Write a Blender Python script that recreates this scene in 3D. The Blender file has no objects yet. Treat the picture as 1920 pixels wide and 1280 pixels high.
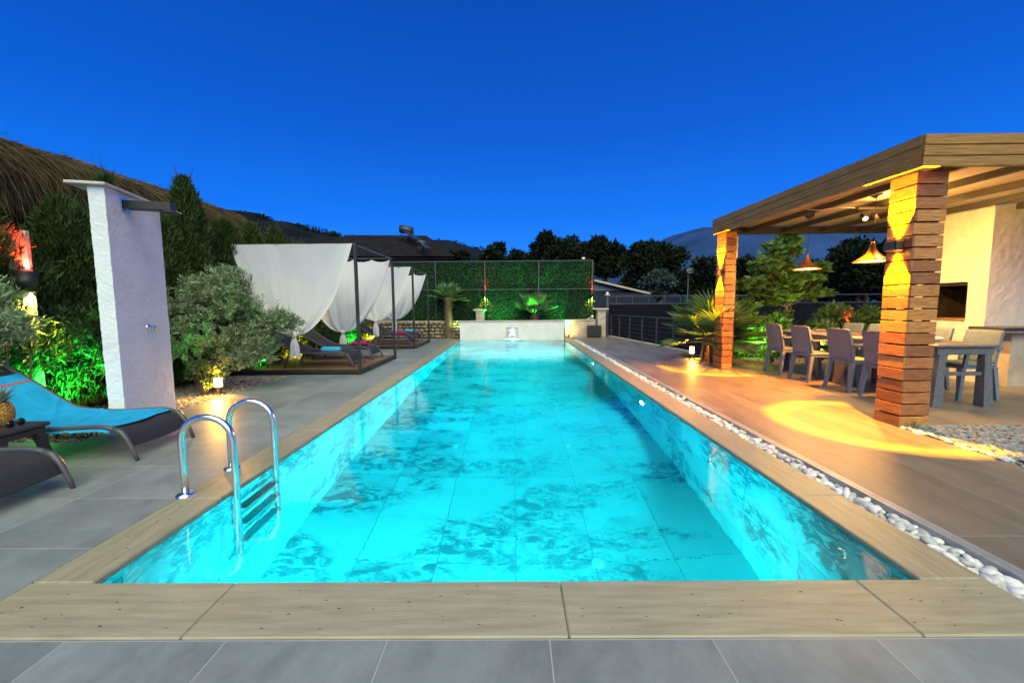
import bpy, math, random
import numpy as np
from mathutils import Vector, Matrix, noise

C = bpy.context.scene
COL = C.collection
R = math.radians
rng = np.random.default_rng(7)
random.seed(7)

# ------------------------------------------------------------------ camera
def cam_axes(pitch=5.1, yaw=0.3, roll=0.45):
    a, y, r = R(pitch), R(yaw), R(roll)
    F = Vector((-math.sin(y)*math.cos(a), math.cos(y)*math.cos(a), -math.sin(a)))
    R0 = Vector((math.cos(y), math.sin(y), 0)); U0 = R0.cross(F)
    return F, R0*math.cos(r) - U0*math.sin(r), U0*math.cos(r) + R0*math.sin(r)
F_, R_, U_ = cam_axes()
cam = bpy.data.cameras.new('camera'); camo = bpy.data.objects.new('camera', cam); COL.objects.link(camo)
cam.sensor_width = 36; cam.lens = 14.25; cam.clip_start = 0.05; cam.clip_end = 3000
m = Matrix((R_, U_, -F_)).transposed().to_4x4(); m.translation = Vector((0, 0, 1.2))
camo.matrix_world = m
C.camera = camo

# ------------------------------------------------------------------ world, sun, exposure
w = bpy.data.worlds.new('World'); C.world = w; w.use_nodes = True
nt = w.node_tree; nt.nodes.clear()
out = nt.nodes.new('ShaderNodeOutputWorld'); bg = nt.nodes.new('ShaderNodeBackground')
sky = nt.nodes.new('ShaderNodeTexSky'); sky.sky_type = 'NISHITA'; sky.sun_disc = False
sky.sun_elevation = R(2); sky.sun_rotation = R(190)
tc = nt.nodes.new('ShaderNodeTexCoord'); sep = nt.nodes.new('ShaderNodeSeparateXYZ'); rp = nt.nodes.new('ShaderNodeValToRGB')
nt.links.new(tc.outputs['Generated'], sep.inputs[0]); nt.links.new(sep.outputs['Z'], rp.inputs['Fac'])
for i, (p, c) in enumerate([(0.0, (0.028, 0.235, 0.78)), (0.09, (0.008, 0.185, 0.76)), (0.20, (0.001, 0.130, 0.66)), (0.36, (0.0003, 0.077, 0.47)), (0.62, (0.0003, 0.045, 0.31)), (1.0, (0.0003, 0.035, 0.25))]):
    e = rp.color_ramp.elements[i] if i < 2 else rp.color_ramp.elements.new(p)
    e.position = p; e.color = (*c, 1)
mx = nt.nodes.new('ShaderNodeMixRGB'); mx.blend_type = 'ADD'; mx.inputs[0].default_value = 0.004
nt.links.new(rp.outputs[0], mx.inputs[1]); nt.links.new(sky.outputs[0], mx.inputs[2])
nt.links.new(mx.outputs[0], bg.inputs[0]); bg.inputs[1].default_value = 1.0
nt.links.new(bg.outputs[0], out.inputs[0])
sun = bpy.data.lights.new('twilight', 'SUN'); sun.energy = 3.0; sun.angle = R(75); sun.color = (0.97, 0.97, 0.62)
suno = bpy.data.objects.new('twilight', sun); COL.objects.link(suno)
suno.rotation_euler = Vector((-0.06, 0.8, -0.9)).to_track_quat('-Z', 'Y').to_euler()
C.view_settings.view_transform = 'Standard'; C.view_settings.look = 'None'
C.view_settings.exposure = 0.5; C.view_settings.gamma = 1.0
C.render.engine = 'CYCLES'
C.cycles.use_denoising = True
C.cycles.max_bounces = 8; C.cycles.diffuse_bounces = 4; C.cycles.glossy_bounces = 4
C.cycles.transmission_bounces = 6; C.cycles.transparent_max_bounces = 8
C.cycles.caustics_reflective = False; C.cycles.caustics_refractive = False
C.cycles.sample_clamp_indirect = 3.0; C.cycles.blur_glossy = 1.0

# ------------------------------------------------------------------ materials
def nd(nt, t, **k):
    n = nt.nodes.new(t)
    for a, b in k.items(): setattr(n, a, b)
    return n
def mat(name, col, rough=0.6, metal=0.0, var=0.0, vscale=4.0, stretch=(1,1,1), island=0.0, bump=0.0, bscale=40.0,
        col2=None, emis=None, estr=0.0, spec=0.5, trans=0.0, coat=0.0, bstretch=None, detail=5, translucent=0.0):
    m = bpy.data.materials.new(name); m.use_nodes = True; t = m.node_tree; t.nodes.clear()
    o = nd(t, 'ShaderNodeOutputMaterial'); b = nd(t, 'ShaderNodeBsdfPrincipled')
    t.links.new(b.outputs[0], o.inputs[0])
    b.inputs['Roughness'].default_value = rough; b.inputs['Metallic'].default_value = metal
    if rough >= .8 and spec == .5: spec = .1
    b.inputs['Specular IOR Level'].default_value = spec; b.inputs['Coat Weight'].default_value = coat
    b.inputs['Transmission Weight'].default_value = trans
    b.inputs['Base Color'].default_value = (*col, 1)
    tcn = nd(t, 'ShaderNodeTexCoord')
    cs = None
    if var > 0 or col2:
        mp = nd(t, 'ShaderNodeMapping'); mp.inputs['Scale'].default_value = stretch
        t.links.new(tcn.outputs['Object'], mp.inputs[0])
        vec = mp.outputs[0]
        if island:
            g = nd(t, 'ShaderNodeNewGeometry'); ad = nd(t, 'ShaderNodeVectorMath', operation='ADD')
            ml = nd(t, 'ShaderNodeVectorMath', operation='SCALE'); ml.inputs['Scale'].default_value = 37.0
            cx = nd(t, 'ShaderNodeCombineXYZ')
            for k in range(3): t.links.new(g.outputs['Random Per Island'], cx.inputs[k])
            t.links.new(cx.outputs[0], ml.inputs[0]); t.links.new(vec, ad.inputs[0]); t.links.new(ml.outputs[0], ad.inputs[1]); vec = ad.outputs[0]
        nz = nd(t, 'ShaderNodeTexNoise'); nz.inputs['Scale'].default_value = vscale; nz.inputs['Detail'].default_value = detail
        nz.inputs['Roughness'].default_value = 0.6
        t.links.new(vec, nz.inputs['Vector'])
        r = nd(t, 'ShaderNodeValToRGB')
        c2 = col2 if col2 else tuple(max(0, c*(1-var)) for c in col)
        c1 = col if col2 else tuple(min(1, c*(1+var*0.7)) for c in col)
        r.color_ramp.elements[0].position = 0.33; r.color_ramp.elements[0].color = (*c2, 1)
        r.color_ramp.elements[1].position = 0.67; r.color_ramp.elements[1].color = (*c1, 1)
        t.links.new(nz.outputs[0], r.inputs[0]); cs = r.outputs[0]
    if island > 0:
        g = nd(t, 'ShaderNodeNewGeometry'); hs = nd(t, 'ShaderNodeHueSaturation')
        mr = nd(t, 'ShaderNodeMapRange'); mr.inputs[3].default_value = 1-island; mr.inputs[4].default_value = 1+island
        t.links.new(g.outputs['Random Per Island'], mr.inputs[0]); t.links.new(mr.outputs[0], hs.inputs['Value'])
        mh = nd(t, 'ShaderNodeMath', operation='MULTIPLY_ADD'); mh.inputs[1].default_value = 0.05*island; mh.inputs[2].default_value = 0.5-0.025*island
        t.links.new(g.outputs['Random Per Island'], mh.inputs[0]); t.links.new(mh.outputs[0], hs.inputs['Hue'])
        if cs: t.links.new(cs, hs.inputs['Color'])
        else: hs.inputs['Color'].default_value = (*col, 1)
        cs = hs.outputs[0]
    if cs: t.links.new(cs, b.inputs['Base Color'])
    if bump > 0:
        mp = nd(t, 'ShaderNodeMapping'); mp.inputs['Scale'].default_value = bstretch or stretch
        t.links.new(tcn.outputs['Object'], mp.inputs[0])
        nz = nd(t, 'ShaderNodeTexNoise'); nz.inputs['Scale'].default_value = bscale; nz.inputs['Detail'].default_value = 4
        t.links.new(mp.outputs[0], nz.inputs['Vector'])
        bp = nd(t, 'ShaderNodeBump'); bp.inputs['Strength'].default_value = bump; bp.inputs['Distance'].default_value = 0.01
        t.links.new(nz.outputs[0], bp.inputs['Height']); t.links.new(bp.outputs[0], b.inputs['Normal'])
    if emis:
        b.inputs['Emission Color'].default_value = (*emis, 1); b.inputs['Emission Strength'].default_value = estr
    if translucent > 0:
        tr = nd(t, 'ShaderNodeBsdfTranslucent'); ms = nd(t, 'ShaderNodeMixShader'); ms.inputs[0].default_value = translucent
        if cs: t.links.new(cs, tr.inputs[0])
        else: tr.inputs[0].default_value = (*col, 1)
        t.links.new(b.outputs[0], ms.inputs[1]); t.links.new(tr.outputs[0], ms.inputs[2]); t.links.new(ms.outputs[0], o.inputs[0])
    return m

def tile_mat(name, bw, rh, ox, oy, colA, colB, mortar, msize=0.004, rough=0.42, var=0.35, vscale=2.2, offset=0.0, stretch=(1,1,1), bump=0.15, warm=None):
    m = bpy.data.materials.new(name); m.use_nodes = True; t = m.node_tree; t.nodes.clear()
    o = nd(t, 'ShaderNodeOutputMaterial'); b = nd(t, 'ShaderNodeBsdfPrincipled'); t.links.new(b.outputs[0], o.inputs[0])
    tcn = nd(t, 'ShaderNodeTexCoord'); mp = nd(t, 'ShaderNodeMapping'); mp.inputs['Location'].default_value = (-ox, -oy, 0)
    t.links.new(tcn.outputs['Object'], mp.inputs[0])
    br = nd(t, 'ShaderNodeTexBrick'); br.offset = offset; br.inputs['Scale'].default_value = 1
    br.inputs['Brick Width'].default_value = bw; br.inputs['Row Height'].default_value = rh
    br.inputs['Mortar Size'].default_value = msize; br.inputs['Mortar Smooth'].default_value = 0.3
    br.inputs['Color1'].default_value = (0, 0, 0, 1); br.inputs['Color2'].default_value = (1, 1, 1, 1); br.inputs['Mortar'].default_value = (.5, .5, .5, 1)
    t.links.new(mp.outputs[0], br.inputs['Vector'])
    # per tile shift of the mottling
    sc = nd(t, 'ShaderNodeVectorMath', operation='SCALE'); sc.inputs['Scale'].default_value = 11.3
    t.links.new(br.outputs['Color'], sc.inputs[0])
    st = nd(t, 'ShaderNodeMapping'); st.inputs['Scale'].default_value = stretch; t.links.new(tcn.outputs['Object'], st.inputs[0])
    ad = nd(t, 'ShaderNodeVectorMath', operation='ADD'); t.links.new(st.outputs[0], ad.inputs[0]); t.links.new(sc.outputs[0], ad.inputs[1])
    nz = nd(t, 'ShaderNodeTexNoise'); nz.inputs['Scale'].default_value = vscale; nz.inputs['Detail'].default_value = 12; nz.inputs['Roughness'].default_value = 0.74
    nz.inputs['Distortion'].default_value = 0.15
    t.links.new(ad.outputs[0], nz.inputs['Vector'])
    r = nd(t, 'ShaderNodeValToRGB'); r.color_ramp.elements[0].position = 0.35; r.color_ramp.elements[0].color = (*colB, 1)
    r.color_ramp.elements[1].position = 0.66; r.color_ramp.elements[1].color = (*colA, 1)
    t.links.new(nz.outputs[0], r.inputs[0])
    hs = nd(t, 'ShaderNodeHueSaturation'); mr = nd(t, 'ShaderNodeMapRange'); mr.inputs[3].default_value = 0.88; mr.inputs[4].default_value = 1.12
    t.links.new(br.outputs['Color'], mr.inputs[0]); t.links.new(mr.outputs[0], hs.inputs['Value']); t.links.new(r.outputs[0], hs.inputs['Color'])
    mxn = nd(t, 'ShaderNodeMixRGB'); mxn.inputs[2].default_value = (*mortar, 1)
    t.links.new(br.outputs['Fac'], mxn.inputs[0]); t.links.new(hs.outputs[0], mxn.inputs[1]); t.links.new(mxn.outputs[0], b.inputs['Base Color'])
    rr = nd(t, 'ShaderNodeMapRange'); rr.inputs[3].default_value = rough-0.1; rr.inputs[4].default_value = rough+0.15
    t.links.new(nz.outputs[0], rr.inputs[0]); t.links.new(rr.outputs[0], b.inputs['Roughness'])
    n2 = nd(t, 'ShaderNodeTexNoise'); n2.inputs['Scale'].default_value = 30; n2.inputs['Detail'].default_value = 4; t.links.new(tcn.outputs['Object'], n2.inputs['Vector'])
    bp = nd(t, 'ShaderNodeBump'); bp.inputs['Strength'].default_value = bump; bp.inputs['Distance'].default_value = 0.004
    t.links.new(n2.outputs[0], bp.inputs['Height']); t.links.new(bp.outputs[0], b.inputs['Normal'])
    return m

M = {}
GREYA, GREYB = (.275, .305, .305), (.165, .19, .195)
M['deck_front'] = tile_mat('deck_front', .585, .6, -1.05, .76, GREYA, GREYB, (.40, .41, .39), msize=.0022, stretch=(1.6, 1, 1))
M['deck_left'] = tile_mat('deck_left', .65, .53, -2.13, 1.40, GREYA, GREYB, (.40, .41, .39), msize=.0028, offset=0)
M['deck_right'] = tile_mat('deck_right', .62, 1.24, 2.28, 2.0, (.24, .205, .165), (.135, .118, .10), (.30, .28, .25), msize=.003, stretch=(2.2, .5, 1))
M['travertine'] = mat('travertine', (.40, .36, .25), .45, var=.3, vscale=9, stretch=(.35, 3.4, 1), bump=.2, bscale=60, col2=(.29, .257, .17), detail=10)
M['travertine_side'] = mat('travertine_side', (.38, .34, .235), .42, stretch=(3.4, .35, 1), vscale=9, bump=.2, bscale=60, col2=(.27, .238, .155), detail=10)
M['joint'] = mat('joint', (.17, .15, .11), .9)
M['pit'] = mat('pit', (.07, .055, .035), .9)
M['plaster'] = mat('plaster', (.80, .86, .85), .85, var=.08, vscale=3, bump=.35, bscale=110, stretch=(1, 1, 1))
M['plaster_rough'] = mat('plaster_rough', (.78, .77, .72), .9, var=.10, vscale=6, bump=.5, bscale=75)
M['capstone'] = mat('capstone', (.62, .58, .50), .6, var=.2, vscale=6)
M['chrome'] = mat('chrome', (.80, .81, .80), .2, metal=1.0)
M['step_plastic'] = mat('step_plastic', (.25, .33, .33), .4)
M['dark_steel'] = mat('dark_steel', (.035, .033, .034), .45, metal=.3, var=.3, vscale=9)
M['edge_steel'] = mat('edge_steel', (.34, .36, .38), .45, metal=.3, var=.2, vscale=5)
M['black'] = mat('black', (.015, .015, .016), .5)
M['slat_wood'] = mat('slat_wood', (.52, .23, .06), .5, vscale=5, stretch=(2, 2, 26), island=.42, col2=(.22, .075, .02), bump=.35, bscale=22, detail=7)
M['fascia_wood'] = mat('fascia_wood', (.50, .27, .055), .6, vscale=3, stretch=(1.2, 1.2, 22), island=.25, col2=(.22, .11, .022), bump=.35, bscale=20, detail=7)
M['deck_wood'] = mat('deck_wood', (.26, .13, .06), .5, vscale=3, stretch=(1, 14, 6), island=.3, col2=(.10, .05, .025), bump=.3, bscale=20)
M['ceiling'] = mat('ceiling', (.62, .56, .46), .8, var=.08, vscale=2)
M['joist'] = mat('joist', (.05, .047, .042), .5)
M['rattan'] = mat('rattan', (.17, .225, .295), .55, var=.25, vscale=60, bump=.6, bscale=120)
M['table'] = mat('table', (.13, .14, .16), .5, var=.25, vscale=25, bump=.4, bscale=80)
M['table_top'] = mat('table_top', (.21, .19, .18), .35, var=.3, vscale=14, stretch=(1, 6, 1))
M['sling'] = mat('sling', (.030, .028, .032), .7, var=.25, vscale=50, bump=.4, bscale=200)
M['lframe'] = mat('lframe', (.08, .08, .09), .35, var=.1, vscale=8)
M['towel_blue'] = mat('towel_blue', (.02, .40, .72), .9, var=.18, vscale=7, bump=.7, bscale=160)
M['towel_light'] = mat('towel_light', (.08, .50, .80), .9, bump=.6, bscale=160)
M['towel_magenta'] = mat('towel_magenta', (.42, .03, .18), .9, bump=.6, bscale=160)
M['red_thread'] = mat('red_thread', (.6, .1, .12), .8)
M['side_table'] = mat('side_table', (.035, .028, .03), .45, var=.2, vscale=20, bump=.3, bscale=90)
M['sheer'] = mat('sheer', (.90, .91, .91), .85, bump=.25, bscale=6, bstretch=(5, 5, .6), translucent=.38)
M['pine_skin'] = mat('pine_skin', (.55, .30, .06), .6, island=.4, bump=.6, bscale=60)
M['pine_leaf'] = mat('pine_leaf', (.22, .30, .22), .5, island=.35, translucent=.2)
M['glass_black'] = mat('glass_black', (.01, .01, .012), .08)
M['pebble'] = mat('pebble', (.66, .66, .65), .5, var=.15, vscale=25, island=.28)
M['gravel_grey'] = mat('gravel_grey', (.21, .24, .26), .7, var=.2, vscale=40, island=.35)
M['gravel_tan'] = mat('gravel_tan', (.36, .33, .27), .8, var=.2, vscale=40, island=.4)
M['stone'] = mat('stone', (.34, .27, .18), .85, var=.35, vscale=7, island=.3, bump=.9, bscale=22)
M['mortar'] = mat('mortar', (.12, .10, .075), .95, var=.3, vscale=10)
M['column'] = mat('column', (.50, .44, .36), .8, var=.25, vscale=6, bump=.6, bscale=25)
M['earth'] = mat('earth', (.10, .085, .06), .95, var=.4, vscale=1.5, bump=.5, bscale=12)
M['grass'] = mat('grass', (.05, .09, .03), .8, island=.4, translucent=.2)
M['ground'] = mat('ground', (.045, .05, .035), .95, var=.5, vscale=.3)
M['cypress'] = mat('cypress', (.055, .095, .028), .8, island=.55)
M['olive'] = mat('olive', (.29, .40, .21), .55, island=.45, translucent=.2)
M['bark'] = mat('bark', (.20, .14, .09), .9, var=.4, vscale=12, stretch=(1, 1, .3), bump=.8, bscale=30)
M['bark_pale'] = mat('bark_pale', (.30, .29, .22), .8, var=.3, vscale=10)
M['broad'] = mat('broad', (.13, .25, .06), .45, island=.5, translucent=.3)
M['narrow'] = mat('narrow', (.10, .17, .07), .5, island=.5, translucent=.3)
M['palm'] = mat('palm', (.12, .23, .08), .45, island=.35, translucent=.3)
M['hedge'] = mat('hedge', (.03, .11, .04), .7, island=.55)
M['hedge_back'] = mat('hedge_back', (.015, .035, .015), .9)
M['far_leaf'] = mat('far_leaf', (.015, .024, .013), .9, island=.6)
M['far_bush'] = mat('far_bush', (.05, .085, .075), .9, island=.4)
M['straw'] = mat('straw', (.11, .083, .045), .8, island=.5)
M['straw_base'] = mat('straw_base', (.05, .037, .024), .95, var=.5, vscale=10, stretch=(1, 8, .6), bump=.8, bscale=30)
M['hill'] = mat('hill', (.009, .011, .011), .95, var=.6, vscale=.12, detail=8)
M['mountain'] = mat('mountain', (.022, .06, .17), .95, var=.35, vscale=.012, detail=10)  # blue of distant air haze painted into the base colour
M['roof_tile'] = mat('roof_tile', (.016, .013, .014), .8, var=.4, vscale=3, bump=.8, bscale=8)
M['house_wall'] = mat('house_wall', (.20, .19, .19), .85, var=.2, vscale=1)
M['roof_blue'] = mat('roof_blue', (.20, .22, .27), .6, var=.15, vscale=2)
M['slate_roof'] = mat('slate_roof', (.018, .022, .04), .85, var=.3, vscale=3)
M['copper'] = mat('copper', (.80, .36, .14), .28, metal=.9)
M['bronze'] = mat('bronze', (.20, .13, .08), .35, metal=.8)
M['lamp_white'] = mat('lamp_white', (.85, .8, .7), .5)
M['lit_warm'] = mat('lit_warm', (1, .85, .55), .5, emis=(1, .55, .14), estr=12)
M['lit_bulb'] = mat('lit_bulb', (1, .8, .5), .5, emis=(1, .50, .06), estr=90)
M['lit_shade'] = mat('lit_shade', (1, .85, .6), .5, emis=(1, .78, .5), estr=2.2)
M['lit_bollard'] = mat('lit_bollard', (1, .85, .55), .5, emis=(1, .75, .34), estr=7)
M['lit_red'] = mat('lit_red', (1, .1, .05), .5, emis=(1, .02, .02), estr=5)
M['lit_pool'] = mat('lit_pool', (.8, 1, 1), .5, emis=(.6, 1, 1), estr=22)
M['plate'] = mat('plate', (.72, .70, .66), .25)
M['soot'] = mat('soot', (.035, .03, .025), .95, var=.5, vscale=6)
M['firebrick'] = mat('firebrick', (.35, .20, .12), .9, var=.3, vscale=8)
M['granite'] = mat('granite', (.06, .06, .065), .25, var=.4, vscale=60)
M['counter_wall'] = mat('counter_wall', (.50, .45, .36), .85, var=.2, vscale=4, bump=.4, bscale=40)
M['panel_glass'] = mat('panel_glass', (.03, .04, .06), .25)
M['tank'] = mat('tank', (.05, .055, .065), .4, metal=.4)
M['white_plastic'] = mat('white_plastic', (.75, .75, .72), .5)
M['slats_dark'] = mat('slats_dark', (.008, .008, .016), .8, var=.3, vscale=10)
M['rail_steel'] = mat('rail_steel', (.06, .068, .09), .4, metal=.4)

def pool_mat(name, ox, bw, rh, horizontal=True, wall=False):
    m = tile_mat(name, bw, rh, ox, 1.67, (.48, .70, .70), (.09, .20, .22), (.30, .46, .47), msize=.003, rough=.5, vscale=1.5, offset=0.5,
                 stretch=(.55, 1.5, 1.0) if not wall else (.5, .8, 1.3))
    return m
def pool_tile(name, axis):
    """marbled porcelain: pale ground with dark veined patches, per-tile shift; axis 'floor','x' (wall plane x=const),'y'"""
    m = bpy.data.materials.new(name); m.use_nodes = True; t = m.node_tree; t.nodes.clear()
    o = nd(t, 'ShaderNodeOutputMaterial'); b = nd(t, 'ShaderNodeBsdfPrincipled'); t.links.new(b.outputs[0], o.inputs[0])
    tcn = nd(t, 'ShaderNodeTexCoord'); s = nd(t, 'ShaderNodeSeparateXYZ'); cb = nd(t, 'ShaderNodeCombineXYZ')
    t.links.new(tcn.outputs['Object'], s.inputs[0])
    a, c = {'floor': ('X', 'Y'), 'x': ('Y', 'Z'), 'y': ('X', 'Z')}[axis]
    t.links.new(s.outputs[a], cb.inputs[0]); t.links.new(s.outputs[c], cb.inputs[1])
    mp = nd(t, 'ShaderNodeMapping'); mp.inputs['Location'].default_value = (1.86, 3.0, 0) if axis == 'floor' else (0, 3.1, 0)
    t.links.new(cb.outputs[0], mp.inputs[0])
    br = nd(t, 'ShaderNodeTexBrick'); br.offset = .5 if axis != 'floor' else .0; br.inputs['Scale'].default_value = 1
    br.inputs['Brick Width'].default_value = .62 if axis == 'floor' else 1.2; br.inputs['Row Height'].default_value = 1.2 if axis == 'floor' else .6
    br.inputs['Mortar Size'].default_value = .003
    br.inputs['Color1'].default_value = (0, 0, 0, 1); br.inputs['Color2'].default_value = (1, 1, 1, 1); br.inputs['Mortar'].default_value = (.5, .5, .5, 1)
    t.links.new(mp.outputs[0], br.inputs['Vector'])
    sc = nd(t, 'ShaderNodeVectorMath', operation='SCALE'); sc.inputs['Scale'].default_value = 3.0; t.links.new(br.outputs['Color'], sc.inputs[0])
    st = nd(t, 'ShaderNodeMapping'); st.inputs['Scale'].default_value = (.60, 1.25, 1) if axis == 'floor' else (.9, 1.0, 1)
    if axis != 'floor': st.inputs['Rotation'].default_value = (0, 0, R(-38))
    t.links.new(cb.outputs[0], st.inputs[0])
    ad = nd(t, 'ShaderNodeVectorMath', operation='ADD'); t.links.new(st.outputs[0], ad.inputs[0]); t.links.new(sc.outputs[0], ad.inputs[1])
    big = nd(t, 'ShaderNodeTexNoise'); big.inputs['Scale'].default_value = 1.7; big.inputs['Detail'].default_value = 3; big.inputs['Distortion'].default_value = .4
    t.links.new(st.outputs[0], big.inputs['Vector'])
    fine = nd(t, 'ShaderNodeTexNoise'); fine.inputs['Scale'].default_value = 5.5; fine.inputs['Detail'].default_value = 10; fine.inputs['Roughness'].default_value = .72; fine.inputs['Distortion'].default_value = 2.2
    t.links.new(ad.outputs[0], fine.inputs['Vector'])
    band = nd(t, 'ShaderNodeMapRange'); band.interpolation_type = 'SMOOTHSTEP'; band.inputs[1].default_value = .40; band.inputs[2].default_value = .60; band.inputs[3].default_value = .05 if axis == 'floor' else .0; band.inputs[4].default_value = 1.0
    t.links.new(big.outputs[0], band.inputs[0])
    vein = nd(t, 'ShaderNodeMapRange'); vein.inputs[1].default_value = .43; vein.inputs[2].default_value = .57; t.links.new(fine.outputs[0], vein.inputs[0])
    soft = nd(t, 'ShaderNodeTexNoise'); soft.inputs['Scale'].default_value = 2.6; soft.inputs['Detail'].default_value = 4; t.links.new(ad.outputs[0], soft.inputs['Vector'])
    m1 = nd(t, 'ShaderNodeMath', operation='MULTIPLY'); t.links.new(band.outputs[0], m1.inputs[0]); t.links.new(vein.outputs[0], m1.inputs[1])
    m3 = nd(t, 'ShaderNodeMath', operation='MULTIPLY_ADD'); m3.inputs[1].default_value = .35; t.links.new(soft.outputs[0], m3.inputs[0]); t.links.new(m1.outputs[0], m3.inputs[2])
    r = nd(t, 'ShaderNodeValToRGB'); el = r.color_ramp.elements
    el[0].position = .10; el[0].color = (.52, .68, .68, 1)
    el[1].position = 1.0; el[1].color = (.15, .25, .27, 1)
    e = el.new(.45); e.color = (.40, .56, .57, 1)
    t.links.new(m3.outputs[0], r.inputs[0])
    hs = nd(t, 'ShaderNodeHueSaturation'); mr = nd(t, 'ShaderNodeMapRange'); mr.inputs[3].default_value = .78; mr.inputs[4].default_value = 1.14
    t.links.new(br.outputs['Color'], mr.inputs[0]); t.links.new(mr.outputs[0], hs.inputs['Value']); t.links.new(r.outputs[0], hs.inputs['Color'])
    mxn = nd(t, 'ShaderNodeMixRGB'); mxn.inputs[2].default_value = (.13, .22, .23, 1)
    t.links.new(br.outputs['Fac'], mxn.inputs[0]); t.links.new(hs.outputs[0], mxn.inputs[1]); t.links.new(mxn.outputs[0], b.inputs['Base Color'])
    b.inputs['Roughness'].default_value = .6; b.inputs['Specular IOR Level'].default_value = .1
    return m
M['pool_floor'] = pool_tile('pool_floor', 'floor'); M['pool_wall_x'] = pool_tile('pool_wall_x', 'x'); M['pool_wall_y'] = pool_tile('pool_wall_y', 'y')

def water_mat():
    m = bpy.data.materials.new('water'); m.use_nodes = True; t = m.node_tree; t.nodes.clear()
    o = nd(t, 'ShaderNodeOutputMaterial'); g = nd(t, 'ShaderNodeBsdfGlass'); t.links.new(g.outputs[0], o.inputs[0])
    g.inputs['IOR'].default_value = 1.333; g.inputs['Roughness'].default_value = 0.0; g.inputs['Color'].default_value = (.93, 1, 1, 1)
    tcn = nd(t, 'ShaderNodeTexCoord'); mp = nd(t, 'ShaderNodeMapping'); mp.inputs['Scale'].default_value = (1.0, 1.6, 1)
    t.links.new(tcn.outputs['Object'], mp.inputs[0])
    n1 = nd(t, 'ShaderNodeTexNoise'); n1.inputs['Scale'].default_value = 5; n1.inputs['Detail'].default_value = 3; t.links.new(mp.outputs[0], n1.inputs['Vector'])
    bp = nd(t, 'ShaderNodeBump'); bp.inputs['Strength'].default_value = .13; bp.inputs['Distance'].default_value = .02
    t.links.new(n1.outputs[0], bp.inputs['Height']); t.links.new(bp.outputs[0], g.inputs['Normal'])
    return m
M['water'] = water_mat()

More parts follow.
